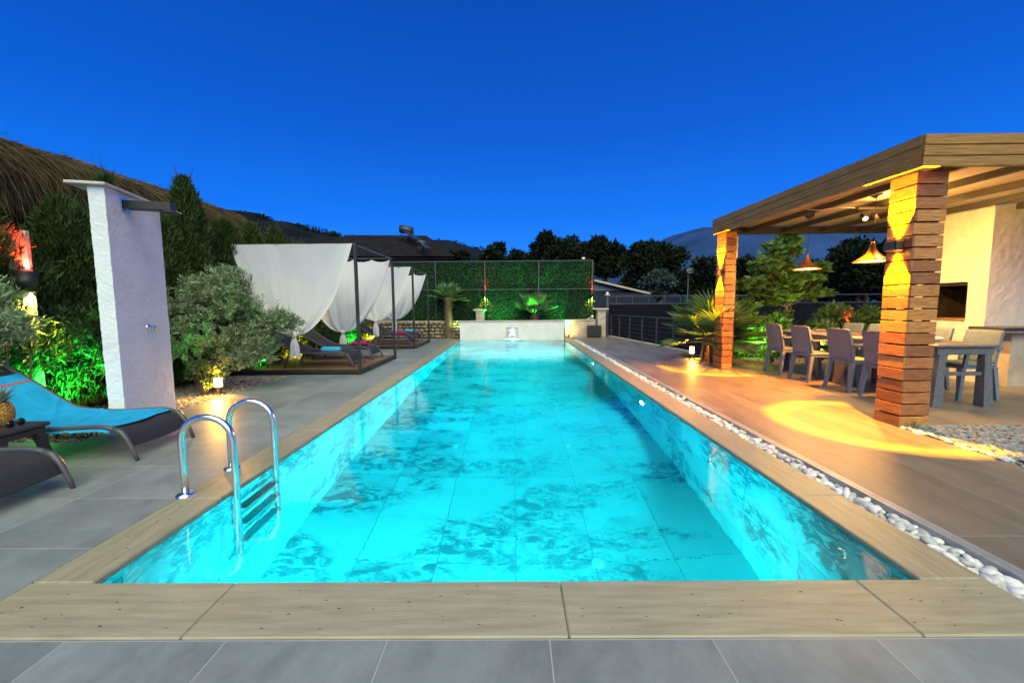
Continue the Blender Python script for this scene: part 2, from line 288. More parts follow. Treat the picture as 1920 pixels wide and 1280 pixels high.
# ------------------------------------------------------------------ mesh helpers
ORG = {}
class MB:
    def __init__(s): s.v = []; s.f = []; s.sm = []
    def add(s, vs, fs, smooth=False):
        n = len(s.v); s.v += [tuple(v) for v in vs]; s.f += [tuple(i+n for i in f) for f in fs]; s.sm += [smooth]*len(fs); return s
    def box(s, x0, x1, y0, y1, z0, z1, b=0.0):
        if b <= 0:
            vs = [(x, y, z) for z in (z0, z1) for y in (y0, y1) for x in (x0, x1)]
            return s.add(vs, [(0,2,3,1), (4,5,7,6), (0,1,5,4), (2,6,7,3), (0,4,6,2), (1,3,7,5)])
        # chamfered box
        b = min(b, (x1-x0)/2.1, (y1-y0)/2.1, (z1-z0)/2.1)
        vs = []; idx = {}
        X = (x0, x1); Y = (y0, y1); Z = (z0, z1)
        for i in (0, 1):
            for j in (0, 1):
                for k in (0, 1):
                    sx, sy, sz = (1 if i == 0 else -1)*b, (1 if j == 0 else -1)*b, (1 if k == 0 else -1)*b
                    for a, off in enumerate(((0, sy, sz), (sx, 0, sz), (sx, sy, 0))):
                        idx[(i,j,k,a)] = len(vs); vs.append((X[i]+off[0], Y[j]+off[1], Z[k]+off[2]))
        g = lambda *q: idx[q]
        fs = []
        for i in (0, 1): fs.append((g(i,0,0,0), g(i,1,0,0), g(i,1,1,0), g(i,0,1,0)))
        for j in (0, 1): fs.append((g(0,j,0,1), g(1,j,0,1), g(1,j,1,1), g(0,j,1,1)))
        for k in (0, 1): fs.append((g(0,0,k,2), g(1,0,k,2), g(1,1,k,2), g(0,1,k,2)))
        for j in (0, 1):
            for k in (0, 1): fs.append((g(0,j,k,1), g(1,j,k,1), g(1,j,k,2), g(0,j,k,2)))
        for i in (0, 1):
            for k in (0, 1): fs.append((g(i,0,k,0), g(i,1,k,0), g(i,1,k,2), g(i,0,k,2)))
        for i in (0, 1):
            for j in (0, 1): fs.append((g(i,j,0,0), g(i,j,1,0), g(i,j,1,1), g(i,j,0,1)))
        for i in (0, 1):
            for j in (0, 1):
                for k in (0, 1): fs.append((g(i,j,k,0), g(i,j,k,1), g(i,j,k,2)))
        return s.add(vs, fs)
    def beam(s, a, b, w, h, up=(0,0,1), w2=None, h2=None):
        a, b = Vector(a), Vector(b); d = (b-a).normalized(); u = Vector(up); r = d.cross(u)
        if r.length < 1e-4: r = d.cross(Vector((0, 1, 0)))
        r.normalize(); u = r.cross(d).normalized(); w2 = w2 or w; h2 = h2 or h
        vs = []
        for p, ww, hh in ((a, w, h), (b, w2, h2)):
            for i, j in ((-1,-1), (1,-1), (1,1), (-1,1)): vs.append(p + r*ww/2*i + u*hh/2*j)
        return s.add(vs, [(3,2,1,0), (4,5,6,7), (0,1,5,4), (1,2,6,5), (2,3,7,6), (3,0,4,7)])
    def tube(s, pts, r, n=10, cap=True):
        pts = [Vector(p) for p in pts]; rs = r if isinstance(r, (list, tuple)) else [r]*len(pts)
        vs = []; fs = []; prev = None
        for i, p in enumerate(pts):
            d = (pts[min(i+1, len(pts)-1)] - pts[max(i-1, 0)]).normalized()
            if prev is None:
                a = d.orthogonal().normalized()
            else:
                a = prev - d*prev.dot(d)
                a = a.normalized() if a.length > 1e-5 else d.orthogonal().normalized()
            prev = a; c = d.cross(a)
            for k in range(n):
                t = 2*math.pi*k/n; vs.append(p + (a*math.cos(t) + c*math.sin(t))*rs[i])
        for i in range(len(pts)-1):
            for k in range(n): fs.append((i*n+k, i*n+(k+1)%n, (i+1)*n+(k+1)%n, (i+1)*n+k))
        s.add(vs, fs, True)
        if cap:
            m0 = len(s.v)-len(vs)
            s.f += [tuple(m0+k for k in range(n))[::-1], tuple(m0+(len(pts)-1)*n+k for k in range(n))]; s.sm += [False, False]
        return s
    def lathe(s, prof, c=(0,0,0), n=24, axis='z'):
        vs = []; fs = []
        for r, z in prof:
            for k in range(n):
                t = 2*math.pi*k/n; p = (r*math.cos(t), r*math.sin(t), z)
                if axis == 'x': p = (p[2], p[0], p[1])
                if axis == 'y': p = (p[0], p[2], p[1])
                vs.append((c[0]+p[0], c[1]+p[1], c[2]+p[2]))
        for i in range(len(prof)-1):
            for k in range(n): fs.append((i*n+k, i*n+(k+1)%n, (i+1)*n+(k+1)%n, (i+1)*n+k))
        return s.add(vs, fs, True)
    def grid(s, fn, nu, nv, smooth=True):
        vs = [fn(i/nu, j/nv) for j in range(nv+1) for i in range(nu+1)]
        fs = [(j*(nu+1)+i, j*(nu+1)+i+1, (j+1)*(nu+1)+i+1, (j+1)*(nu+1)+i) for j in range(nv) for i in range(nu)]
        return s.add(vs, fs, smooth)
    def build(s, name, material, parent=None):
        o = Vector((0, 0, 0))
        if parent is not None: o = ORG.get(parent.name, Vector((0,0,0)))
        me = bpy.data.meshes.new(name)
        me.from_pydata([(v[0]-o[0], v[1]-o[1], v[2]-o[2]) for v in s.v], [], s.f)
        me.polygons.foreach_set('use_smooth', s.sm)
        me.materials.append(material if not isinstance(material, str) else M[material]); me.update()
        ob = bpy.data.objects.new(name, me); COL.objects.link(ob)
        if parent is not None: ob.parent = parent; ORG[ob.name] = o
        return ob
def fast(name, V, Fc, material, parent=None, smooth=False):
    o = ORG.get(parent.name, Vector((0,0,0))) if parent is not None else Vector((0,0,0))
    V = np.asarray(V, np.float32) - np.array(o, np.float32); Fc = np.asarray(Fc, np.int32); k = Fc.shape[1]
    me = bpy.data.meshes.new(name); me.vertices.add(len(V)); me.vertices.foreach_set('co', V.ravel())
    me.loops.add(Fc.size); me.loops.foreach_set('vertex_index', Fc.ravel())
    me.polygons.add(len(Fc)); me.polygons.foreach_set('loop_start', np.arange(0, Fc.size, k, dtype=np.int32)); me.polygons.foreach_set('loop_total', np.full(len(Fc), k, np.int32))
    if smooth: me.polygons.foreach_set('use_smooth', np.ones(len(Fc), bool))
    me.materials.append(M[material]); me.update(calc_edges=True); me.validate()
    ob = bpy.data.objects.new(name, me); COL.objects.link(ob)
    if parent is not None: ob.parent = parent; ORG[ob.name] = o
    return ob
def tag(o, label=None, cat=None, group=None, kind=None):
    if label: o['label'] = label
    if cat: o['category'] = cat
    if group: o['group'] = group
    if kind: o['kind'] = kind
    return o
def thing(name, loc, label, cat, group=None):
    o = bpy.data.objects.new(name, None); COL.objects.link(o); o.location = loc; o.empty_display_size = .1
    ORG[o.name] = Vector(loc); return tag(o, label, cat, group)
def dup(root, loc, rz, label, group=None):
    r = root.copy(); COL.objects.link(r); r.location = loc; r.rotation_euler = (0, 0, rz); r['label'] = label
    if group: r['group'] = group
    for ch in list(root.children):
        c = ch.copy(); COL.objects.link(c); c.parent = r
        for g in ch.children:
            d = g.copy(); COL.objects.link(d); d.parent = c
    return r
def light(name, kind, loc, energy, color, parent=None, aim=None, size=None, blend=None, radius=.03, node=None):
    l = bpy.data.lights.new(name, kind); l.energy = energy; l.color = color
    if kind != 'AREA': l.shadow_soft_size = radius
    if kind == 'SPOT': l.spot_size = size; l.spot_blend = blend
    ob = bpy.data.objects.new(name, l); COL.objects.link(ob)
    o = ORG.get(parent.name, Vector((0,0,0))) if parent is not None else Vector((0,0,0))
    ob.location = Vector(loc)-o
    if aim: ob.rotation_euler = Vector(aim).to_track_quat('-Z', 'Y').to_euler()
    if parent is not None: ob.parent = parent
    return ob
def nvec(x, y, z, s=1.0): return noise.noise(Vector((x*s, y*s, z*s)))
def rough_box(mb, x0, x1, y0, y1, z0, z1, step=.05, amp=.008):
    """box with gridded faces, every vertex jittered by a position noise (hand-thrown plaster)"""
    nx, ny, nz = (max(1, round((b-a)/step)) for a, b in ((x0,x1), (y0,y1), (z0,z1)))
    def J(x, y, z): 
        return (x+amp*(.6*nvec(x, y, z, 13)+.8*nvec(x, y, z, 37)), y+amp*(.6*nvec(x+7, y, z, 13)+.8*nvec(x, y+3, z, 37)), z+amp*.6*nvec(x, y+9, z, 9))
    L = lambda a, b, t: a+(b-a)*t
    for x in (x0, x1): mb.grid(lambda u, v: J(x, L(y0,y1,u), L(z0,z1,v)), ny, nz, False)
    for y in (y0, y1): mb.grid(lambda u, v: J(L(x0,x1,u), y, L(z0,z1,v)), nx, nz, False)
    for z in (z0, z1): mb.grid(lambda u, v: J(L(x0,x1,u), L(y0,y1,v), z), nx, ny, False)
    return mb
def rot_pts(mb, c, ang):
    ca, sa = math.cos(ang), math.sin(ang)
    mb.v = [(c[0]+(x-c[0])*ca-(y-c[1])*sa, c[1]+(x-c[0])*sa+(y-c[1])*ca, z) for x, y, z in mb.v]; return mb

# leaf clouds -------------------------------------------------------
def leaf_geo(P, D, L, W, seed=0, fold=.25):
    """P bases, D directions (n,3), L lengths, W widths -> verts (6 per leaf), quads (2 per leaf)"""
    r = np.random.default_rng(seed); n = len(P)
    D = D/np.linalg.norm(D, axis=1, keepdims=True)
    Q = r.normal(size=(n, 3)); S = np.cross(D, Q); S /= np.linalg.norm(S, axis=1, keepdims=True)+1e-9
    N = np.cross(S, D)
    L = np.asarray(L).reshape(-1, 1)*np.ones((n, 1)); W = np.asarray(W).reshape(-1, 1)*np.ones((n, 1))
    a = P; b = P+D*L*.5; c = P+D*L
    V = np.stack([a, a+D*L*.45+S*W*.5+N*W*fold, c-N*L*.08, a+D*L*.45-S*W*.5+N*W*fold], 1)
    return V.reshape(-1, 3), np.arange(n*4).reshape(-1, 4)
def blob_points(cs, n, seed, shell=.55):
    r = np.random.default_rng(seed); cs = np.array(cs, float)
    wts = np.cbrt(cs[:,3]*cs[:,4]*cs[:,5])**2; k = r.choice(len(cs), n, p=wts/wts.sum())
    d = r.normal(size=(n, 3)); d /= np.linalg.norm(d, axis=1, keepdims=True)
    rad = (shell+(1-shell)*r.random(n)**.7)[:, None]
    rad *= np.where(r.random(n) < .25, r.random(n)**.5, 1)[:, None]
    return cs[k, :3]+d*rad*cs[k, 3:6], d
def foliage(name, cs, n, L, W, material, parent, seed=1, up=.3, rand=.8, shell=.55, lvar=.35):
    r = np.random.default_rng(seed+100)
    P, d = blob_points(cs, n, seed, shell)
    D = d + r.normal(size=(n, 3))*rand + np.array([0, 0, up])
    Ls = L*(1+lvar*r.normal(size=n)).clip(.4, 1.8)
    V, Fc = leaf_geo(P, D, Ls, W*Ls/L, seed)
    return fast(name, V, Fc, material, parent)
def clusters(c, r3, n, size, seed, zmin=None):
    r = np.random.default_rng(seed); o = []
    for i in range(n):
        d = r.normal(size=3); d /= np.linalg.norm(d); t = r.random()**.35
        s = size*(.7+.6*r.random())
        o.append((c[0]+d[0]*t*r3[0], c[1]+d[1]*t*r3[1], c[2]+d[2]*t*r3[2], s, s, s*.85))
    return o
def limbs(mb, base, tips, r0, seed, bend=.12):
    r = random.Random(seed)
    for tp in tips:
        a, b = Vector(base), Vector(tp); pts = []
        j = Vector((r.uniform(-1,1), r.uniform(-1,1), r.uniform(-.3,.6)))*bend*(b-a).length
        for i in range(6):
            t = i/5; pts.append(a.lerp(b, t)+j*math.sin(t*math.pi))
        mb.tube(pts, [r0*(1-.8*i/5) for i in range(6)], 6)
    return mb

def pebbles(name, pts, sizes, material, seed, flat=.6, label=None, sub=1):
    import bmesh
    bm = bmesh.new(); bmesh.ops.create_icosphere(bm, subdivisions=sub, radius=1); v0 = np.array([v.co[:] for v in bm.verts]); f0 = np.array([[v.index for v in f.verts] for f in bm.faces]); bm.free()
    r = np.random.default_rng(seed); n = len(pts); k = len(v0)
    V = np.empty((n, k, 3))
    for i in range(n):
        a = r.uniform(0, 6.28); ca, sa = math.cos(a), math.sin(a); ti = r.normal()*.25
        s = sizes[i]*np.array([1.25+.35*r.random(), .8+.3*r.random(), flat*(.85+.4*r.random())])
        v = v0*(1+.10*r.normal(size=(k, 1)) if sub == 1 else 1+.05*np.sin(v0[:, :1]*3+a*4))*s
        v = np.stack([v[:,0]*ca-v[:,1]*sa, v[:,0]*sa+v[:,1]*ca, v[:,2]+v[:,0]*ti], 1)
        V[i] = v+pts[i]
    Fc = (f0[None]+np.arange(n)[:, None, None]*k).reshape(-1, 3)
    return fast(name, V.reshape(-1, 3), Fc, material, None, smooth=True)

# ================================================================== SETTING
def struct(name, mb, material): return tag(mb.build(name, material), kind='structure')
PX0, PX1, PY0, PY1 = -1.86, 1.76, 1.67, 14.15       # water edge
b = MB(); b.add([(-900, -300, -1.75), (900, -300, -1.75), (900, 1500, -1.75), (-900, 1500, -1.75)], [(0,1,2,3)]); struct('ground', b, 'ground')
# terrace body round the pool, and the planted strips
b = MB()
b.box(-16, -2.13, -6, 18, -1.74, -.03); b.box(-2.13, 2.30, -6, 1.37, -1.74, -.03); b.box(-2.13, 3.4, 14.45, 18, -1.74, -.03)
b.box(2.30, 3.45, -6, 15.5, -1.74, -.031); b.box(3.45, 14, -6, 9.9, -1.74, -.031); b.add([(3.45, 9.9, -.031), (4.36, 9.9, -.031), (3.62, 15.5, -.031), (3.45, 15.5, -.031), (3.45, 9.9, -1.74), (4.36, 9.9, -1.74), (3.62, 15.5, -1.74), (3.45, 15.5, -1.74)], [(0,1,2,3), (1,5,6,2), (2,6,7,3)])
struct('terrace_ground', b, 'earth')
# paving sheets
b = MB(); b.box(-8, 8, -4, 1.365, -.03, 0); struct('front_paving', b, 'deck_front')
b = MB(); b.box(-9, -2.134, 1.369, 3.55, -.03, 0); b.box(-3.95, -2.134, 3.55, 7.0, -.03, 0); b.box(-5.0, -2.134, 7.0, 14.9, -.03, 0); struct('left_paving', b, 'deck_left')
pl = [(2.28, 1.369), (3.70, 1.369), (3.70, 8.0), (3.83, 8.02), (3.85, 9.8), (4.28, 10.0), (3.56, 15.0), (2.28, 15.0)]
b = MB(); b.add([(*p, 0) for p in pl]+[(*p, -.03) for p in pl], [tuple(range(8))]+[(i, i+8, (i+1)%8+8, (i+1)%8) for i in range(8)]); b.box(3.702, 12, 3.88, 8.0, -.03, 0); b.box(-2.13, 2.28, 14.55, 15.0, -.03, 0)
struct('right_paving', b, 'deck_right')
# coping
b = MB()
for x0, x1 in ((-2.13, -1.2275), (-1.225, .1905), (.193, 1.4705), (1.473, 2.04)): b.box(x0, x1, 1.369, PY0, -.03, .004, .006)
b.box(-1.9, 2.0, 14.45-.27, 14.45, -.03, .002)
struct('front_coping', b, 'travertine')
b = MB()
ys = [PY0+.003, 2.45, 3.85, 5.2, 6.6, 8.0, 9.4, 10.8, 12.2, 13.4, 14.18]
for a, c in zip(ys, ys[1:]):
    b.box(-2.13, PX0, a, c-.003, -.03, .004, .006); b.box(PX1, 2.04, a+.0, c-.003, -.03, .004, .006)
struct('side_coping', b, 'travertine_side')
b = MB(); b.box(-2.13, 2.04, 1.372, 14.2, -.05, -.031); 
# (bed joint under the coping, open over the pool)
b = MB(); b.box(-2.128, PX0-.012, 1.372, 14.2, -.10, -.0305); b.box(PX1+.012, 2.038, 1.372, 14.2, -.10, -.0305); b.box(PX0-.012, PX1+.012, 1.372, PY0-.012, -.10, -.0305)
struct('coping_bed', b, 'joint')
# travertine pits
b = MB(); rr = random.Random(4)
for i in range(170):
    x = rr.uniform(-2.1, 2.0); y = rr.uniform(1.40, 1.64); lx = .0015+.009*rr.random()**2.5; ly = lx*rr.uniform(.2, .5)
    n = 7; b.add([(x+lx*math.cos(k*6.283/n)*rr.uniform(.6, 1.2), y+ly*math.sin(k*6.283/n)*rr.uniform(.6, 1.2), .0052) for k in range(n)], [tuple(range(n))])
for i in range(50):
    x = rr.uniform(-2.1, -1.9); y = rr.uniform(1.7, 4); ly = .0015+.009*rr.random()**2.5; lx = ly*rr.uniform(.2, .5)
    b.add([(x+lx*math.cos(k*6.283/7)*rr.uniform(.6, 1.2), y+ly*math.sin(k*6.283/7)*rr.uniform(.6, 1.2), .0052) for k in range(7)], [tuple(range(7))])
struct('coping_pits', b, 'pit')
# pebble channel and its steel edging
b = MB(); b.box(2.04, 2.21, 1.40, 14.45, -.09, -.055); struct('drain_channel', b, 'joint')
b = MB(); b.box(2.200, 2.235, 1.40, 14.45, -.10, .004); b.box(2.243, 2.274, 1.40, 14.45, -.10, .001); b.box(2.04, 2.28, 1.367, 1.40, -.1, .002); struct('channel_edging', b, 'edge_steel')
# pool basin
PD = -1.50
b = MB(); b.add([(PX0, PY0, PD), (PX1, PY0, PD), (PX1, PY1, PD), (PX0, PY1, PD)], [(0,1,2,3)])
pf = struct('pool_floor', b, 'pool_floor')
b = MB(); b.add([(PX0, PY0, PD), (PX0, PY1, PD), (PX0, PY1, -.031), (PX0, PY0, -.031)], [(0,1,2,3)]); b.add([(PX1, PY0, PD), (PX1, PY1, PD), (PX1, PY1, -.031), (PX1, PY0, -.031)], [(3,2,1,0)]); struct('pool_side_walls', b, 'pool_wall_x')
b = MB(); b.add([(PX0, PY0, PD), (PX1, PY0, PD), (PX1, PY0, -.031), (PX0, PY0, -.031)], [(3,2,1,0)]); b.add([(PX0, PY1, PD), (PX1, PY1, PD), (PX1, PY1, -.031), (PX0, PY1, -.031)], [(0,1,2,3)]); struct('pool_end_walls', b, 'pool_wall_y')
b = MB(); b.box(-2.1, PX0-.002, 1.4, 14.4, -1.6, -.101); b.box(PX1+.002, 2.03, 1.4, 14.4, -1.6, -.101); b.box(PX0-.002, PX1+.002, 1.4, PY0-.002, -1.6, -.101); b.box(PX0-.002, PX1+.002, PY1+.002, 14.4, -1.6, -.101); b.box(-2.1, 2.03, 1.4, 14.4, -1.7, -1.61); struct('pool_shell', b, 'joint')
b = MB(); b.add([(PX0-.01, PY0-.01, -.022), (PX1+.01, PY0-.01, -.022), (PX1+.01, PY1+.03, -.022), (PX0-.01, PY1+.03, -.022)], [(0,1,2,3)]); struct('pool_water', b, 'water')

# gravel and ground cover (stuff)
def scatter(x0, x1, y0, y1, n, z, seed):
    r = np.random.default_rng(seed); return np.stack([r.uniform(x0, x1, n), r.uniform(y0, y1, n), np.full(n, z)+r.uniform(-.006, .006, n)], 1)
r = np.random.default_rng(3)
yy = []; y = 1.42
P = []; S = []
while y < 14.2:
    s = r.uniform(.020, .032)
    for x in np.arange(2.06, 2.19, .043):
        P.append((x+r.uniform(-.012, .012), y+r.uniform(-.015, .015), -.045+r.uniform(0, .010))); S.append(r.uniform(.017, .030))
    y += .045
for i in range(350):
    P.append((r.uniform(2.07, 2.18), 1.42+12.7*r.random()**1.3, -.022+r.uniform(-.004, .012))); S.append(r.uniform(.018, .030))
tag(pebbles('white_pebbles', np.array(P), S, 'pebble', 5, .62, sub=2), 'white rounded pebbles filling the drain channel along the pool', 'pebbles', kind='stuff')
P = np.concatenate([scatter(3.73, 8.5, 2.0, 3.86, 6500, -.012, 11), scatter(3.73, 5.6, 3.0, 3.86, 2500, 0, 12)]); S = r.uniform(.014, .028, len(P))
tag(pebbles('grey_gravel', P, S, 'gravel_grey', 6, .6), 'grey gravel bed in front of the near slatted pillar', 'gravel', kind='stuff')
P = scatter(3.70, 3.76, 1.5, 3.84, 80, .004, 13); S = r.uniform(.022, .036, len(P))
tag(pebbles('edging_pebbles', P, S, 'pebble', 7, .5), 'row of white stones edging the grey gravel bed', 'pebbles', kind='stuff')
P = np.concatenate([scatter(-5.2, -3.96, 3.6, 7.0, 6000, -.012, 14), scatter(3.72, 7.0, 8.05, 9.0, 3000, -.005, 15), scatter(-5.2, -4.3, 7.0, 14.5, 1500, -.01, 16)]); S = r.uniform(.010, .024, len(P))
tag(pebbles('tan_gravel', P, S, 'gravel_tan', 8, .6), 'tan gravel of the planting beds beside the paving', 'gravel', kind='stuff')
P = np.concatenate([scatter(-5.4, -3.98, 3.62, 4.5, 2500, -.02, 17), scatter(-5.4, -4.9, 4.5, 14, 2500, -.02, 18)])
D = np.random.default_rng(19).normal(size=P.shape)*.4+np.array([0, 0, 1]); V, Fc = leaf_geo(P, D, np.random.default_rng(2).uniform(.03, .08, len(P)), .008, 20)
tag(fast('ground_cover', V, Fc, 'grass'), 'low grass growing in the gravel bed', 'grass', kind='stuff')

# ------------------------------------------------------------------ hills and mountain
def ridge(name, pts, depth, material, y, zb=-1.75, nz=14, amp=.06, seed=0):
    xs = np.array([p[0] for p in pts]); zs = np.array([p[1] for p in pts])
    mb = MB(); nu = 160
    def fn(u, v):
        x = xs[0]+(xs[-1]-xs[0])*u; z = np.interp(x, xs, zs); h = z-zb
        z2 = zb+h*math.sin(v*math.pi*.5)**.8 if v < 1 else z
        jit = amp*h*nvec(x, v*30+seed, 0, 6/abs(depth))+amp*.5*h*nvec(x, v*60, seed, 22/abs(depth))
        return (x+jit, y+depth*(v-1)+jit, z2+jit*(.6+.4*v))
    mb.grid(fn, nu, nz); 
    mb.grid(lambda u, v: (fn(u, 1)[0], fn(u, 1)[1]+abs(depth)*v, fn(u, 1)[2]*(1-v)+zb*v), nu, 3)
    return struct(name, mb, material)
def pxz(px, py, Y): 
    d = F_*760 + R_*(px-960) - U_*(py-640); t = Y/d.y; return (d.x*t, 1.2+d.z*t)
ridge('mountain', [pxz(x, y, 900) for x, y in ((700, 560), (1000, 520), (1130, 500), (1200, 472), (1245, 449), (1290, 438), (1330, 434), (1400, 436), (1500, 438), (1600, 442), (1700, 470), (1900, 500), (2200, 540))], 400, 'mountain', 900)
ridge('hill', [pxz(x, y, 90) for x, y in ((-100, 520), (200, 470), (380, 430), (445, 412), (470, 406), (500, 410), (540, 432), (575, 427), (610, 440), (660, 452), (720, 455), (800, 456), (850, 462), (900, 475), (960, 490), (1100, 530), (1250, 560))], 50, 'hill', 90, amp=.05, seed=3)
# scrub on the hill crest
cs = []
rr = random.Random(8)
for i in range(620):
    px = rr.uniform(400, 960); py = np.interp(px, (445, 470, 500, 540, 575, 610, 660, 720, 800, 850, 900, 960), (414, 408, 412, 434, 429, 442, 454, 457, 458, 464, 476, 491))+70*rr.random()**1.6
    x, z = pxz(px, py, 86); s = rr.uniform(.6, 1.6); cs.append((x, 86+rr.uniform(-3, 0), z, s*1.3, s, s*.8))
P, d = blob_points(cs, 42000, 4); V, Fc = leaf_geo(P, d+rng.normal(size=d.shape)*.6, .45, .35, 4)
tag(fast('hill_scrub', V, Fc, 'far_leaf'), 'dark scrub covering the crest of the hill', 'scrub', kind='stuff')

# ================================================================== BOUNDARY STRUCTURES
# stone retaining walls: rounded field stones in mortar
def stone_wall(name, x0, x1, y0, y1, z1, face, label, seed, mat_='stone'):
    t = thing(name, ((x0+x1)/2, (y0+y1)/2, 0), label, 'wall')
    b = MB(); b.box(x0, x1, y0, y1, -.1, z1-.03); b.build('wall_core', 'mortar', t)
    r = random.Random(seed); s = MB()
    horiz = (face == 'x'); L0, L1 = (y0, y1) if horiz else (x0, x1)
    z = 0.0
    while z < z1-.05:
        h = r.uniform(.10, .19); h = min(h, z1-z); a = L0
        while a < L1:
            wd = r.uniform(.12, .30); hh = h*r.uniform(.85, 1.05); c = a+wd/2; zc = z+h/2+r.uniform(-.015, .015)
            n = 10; prof = []
            ph = [r.uniform(.86, 1.06) for _ in range(n)]
            rings = [(1.0, 0), (.97, .03), (.80, .055), (.4, .068)]
            vs = []; fs = []
            for q, (sc, dp) in enumerate(rings):
                for k in range(n):
                    an = k*6.2832/n; ex = math.copysign(abs(math.cos(an))**.7, math.cos(an)); ez = math.copysign(abs(math.sin(an))**.7, math.sin(an))
                    u = c+ex*wd*.48*sc*ph[k]; v = zc+ez*hh*.47*sc*ph[k]
                    dd = dp+r.uniform(-.003, .003)
                    vs.append((x1-.01+dd, u, v) if horiz else (u, y0+.01-dd, v))
            vs.append((x1-.01+.07, c, zc) if horiz else (c, y0+.01-.07, zc))
            for q in range(3):
                for k in range(n): fs.append((q*n+k, q*n+(k+1)%n, (q+1)*n+(k+1)%n, (q+1)*n+k))
            for k in range(n): fs.append((3*n+k, 3*n+(k+1)%n, 4*n))
            s.add(vs, fs, True); a += wd
        z += h
    s.build('stone_facing', mat_, t)
    c = MB(); c.box(x0-.02, x1+.02, y0-.02, y1+.02, z1-.03, z1+.02, .01); c.build('coping', 'column', t)
    return t
stone_wall('stone_wall', -5.75, -5.40, 3.0, 15.0, .52, 'x', 'low rubble stone retaining wall under the hedge on the left', 3)
stone_wall('stone_wall', -5.38, -2.0, 15.05, 15.35, .62, 'y', 'low stone wall at the far end behind the canopy beds', 4)
t = thing('stone_wall', (2.45, 15.2, 0), 'orange lit low stone wall between the white fountain wall and the stone column', 'wall')
b = MB(); rough_box(b, 1.9, 3.02, 15.05, 15.35, -.05, .60, .08, .012); b.build('wall_body', 'column', t)
b = MB(); b.box(1.88, 3.03, 15.02, 15.38, .604, .65, .01); b.build('coping', 'column', t)

def stone_column(x, y, z1, label):
    t = thing('stone_column', (x, y, 0), label, 'column', 'stone columns at the far fence')
    b = MB(); rough_box(b, x-.15, x+.15, y-.15, y+.15, 0, z1-.10, .06, .014); b.build('shaft', 'column', t)
    b = MB(); b.box(x-.24, x+.24, y-.24, y+.24, z1-.05, z1, .012); b.box(x-.19, x+.19, y-.19, y+.19, z1-.099, z1-.051, .01); b.build('capital', 'capstone', t)
stone_column(3.25, 15.2, 1.06, 'pale stone column with flat cap beside the slatted fence')
stone_column(-1.27, 15.32, 1.06, 'pale stone column with flat cap left of the white fountain wall')

# green artificial hedge screen on steel frame
def hedge_screen():
    t = thing('hedge_fence', (0, 15.6, 0), 'tall green hedge screen on a steel frame across the far end', 'fence')
    x0, x1, z0, z1 = -4.6, 3.06, .3, 2.86
    b = MB(); b.box(x0, x1, 15.60, 15.64, z0, z1-.02); b.build('backing', 'hedge_back', t)
    r = np.random.default_rng(5); n = 52000
    P = np.stack([r.uniform(x0, x1, n), np.full(n, 15.58)-r.random(n)*.05, r.uniform(z0, z1-.03, n)], 1)
    D = np.stack([r.normal(size=n), -np.abs(r.normal(size=n))-.3, r.normal(size=n)], 1)
    V, Fc = leaf_geo(P, D, r.uniform(.03, .07, n), .03, 5); fast('leaves', V, Fc, 'hedge', t)
    for x in (-4.6, -2.95, -1.085, .945, 2.97):
        b = MB(); b.box(x-.022, x+.022, 15.45, 15.49, 0, z1); b.build('post', 'rail_steel', t)
    for z in (z1-.02, 1.78):
        b = MB(); b.box(x0-.02, 3.0, 15.445, 15.448 if False else 15.485, z, z+.03); b.build('rail', 'rail_steel', t)
hedge_screen()
t = thing('floodlight', (2.62, 15.42, 2.86), 'small white floodlight on the top rail of the hedge screen', 'lamp', 'small white floodlights')
b = MB(); b.box(2.56, 2.68, 15.36, 15.44, 2.89, 2.96, .015); b.build('housing', 'white_plastic', t); b = MB(); b.box(2.61, 2.63, 15.41, 15.44, 2.86, 2.90); b.build('bracket', 'rail_steel', t)
t = thing('floodlight', (2.93, 15.2, .66), 'small white floodlight standing on the low wall beside the stone column', 'lamp', 'small white floodlights')
b = MB(); b.lathe([(0, .16), (.04, .15), (.055, .11), (.04, .07), (0, .06)], (2.93, 15.2, .65), 12); b.build('head', 'white_plastic', t); b = MB(); b.tube([(2.93, 15.2, .65), (2.93, 15.2, .72)], .012, 6); b.tube([(2.72, 15.22, .67), (2.93, 15.2, .73)], .01, 5); b.build('stem', 'white_plastic', t)

# horizontal slat fence beyond the cable railing
t = thing('slat_fence', (8, 15.9, -1.7), 'dark horizontal slat boundary fence behind the cable railing', 'fence')
b = MB(); 
for z in np.arange(-1.0, 1.12, .105): b.box(3.56, 16, 15.88, 15.905, z, z+.092)
b.build('slats', 'slats_dark', t)
b = MB(); b.box(3.5, 16, 15.92, 16.1, -1.74, -1.0); b.box(3.56, 16, 15.93, 15.95, -1.0, 1.15); b.build('base', 'slats_dark', t)
for z in (1.20, 1.50):
    b = MB(); b.box(3.62, 16, 15.86, 15.90, z, z+.035); b.build('rail', 'rail_steel', t)
for i, x in enumerate(np.arange(4.0, 12, .62)):
    b = MB(); b.box(x-.012, x+.012, 15.865, 15.89, 1.235, 1.50); b.build('baluster', 'rail_steel', t)
b = MB(); b.box(3.50, 3.60, 15.45, 15.55, -.03, 1.55, .006); b.build('post', 'rail_steel', t)
b = MB(); b.box(3.46, 3.64, 15.41, 15.59, 1.55, 1.58, .006); b.lathe([(0, .1), (.04, .09), (.055, .05), (.03, .0)], (3.55, 15.5, 1.58), 12); b.build('cap', 'white_plastic', t)

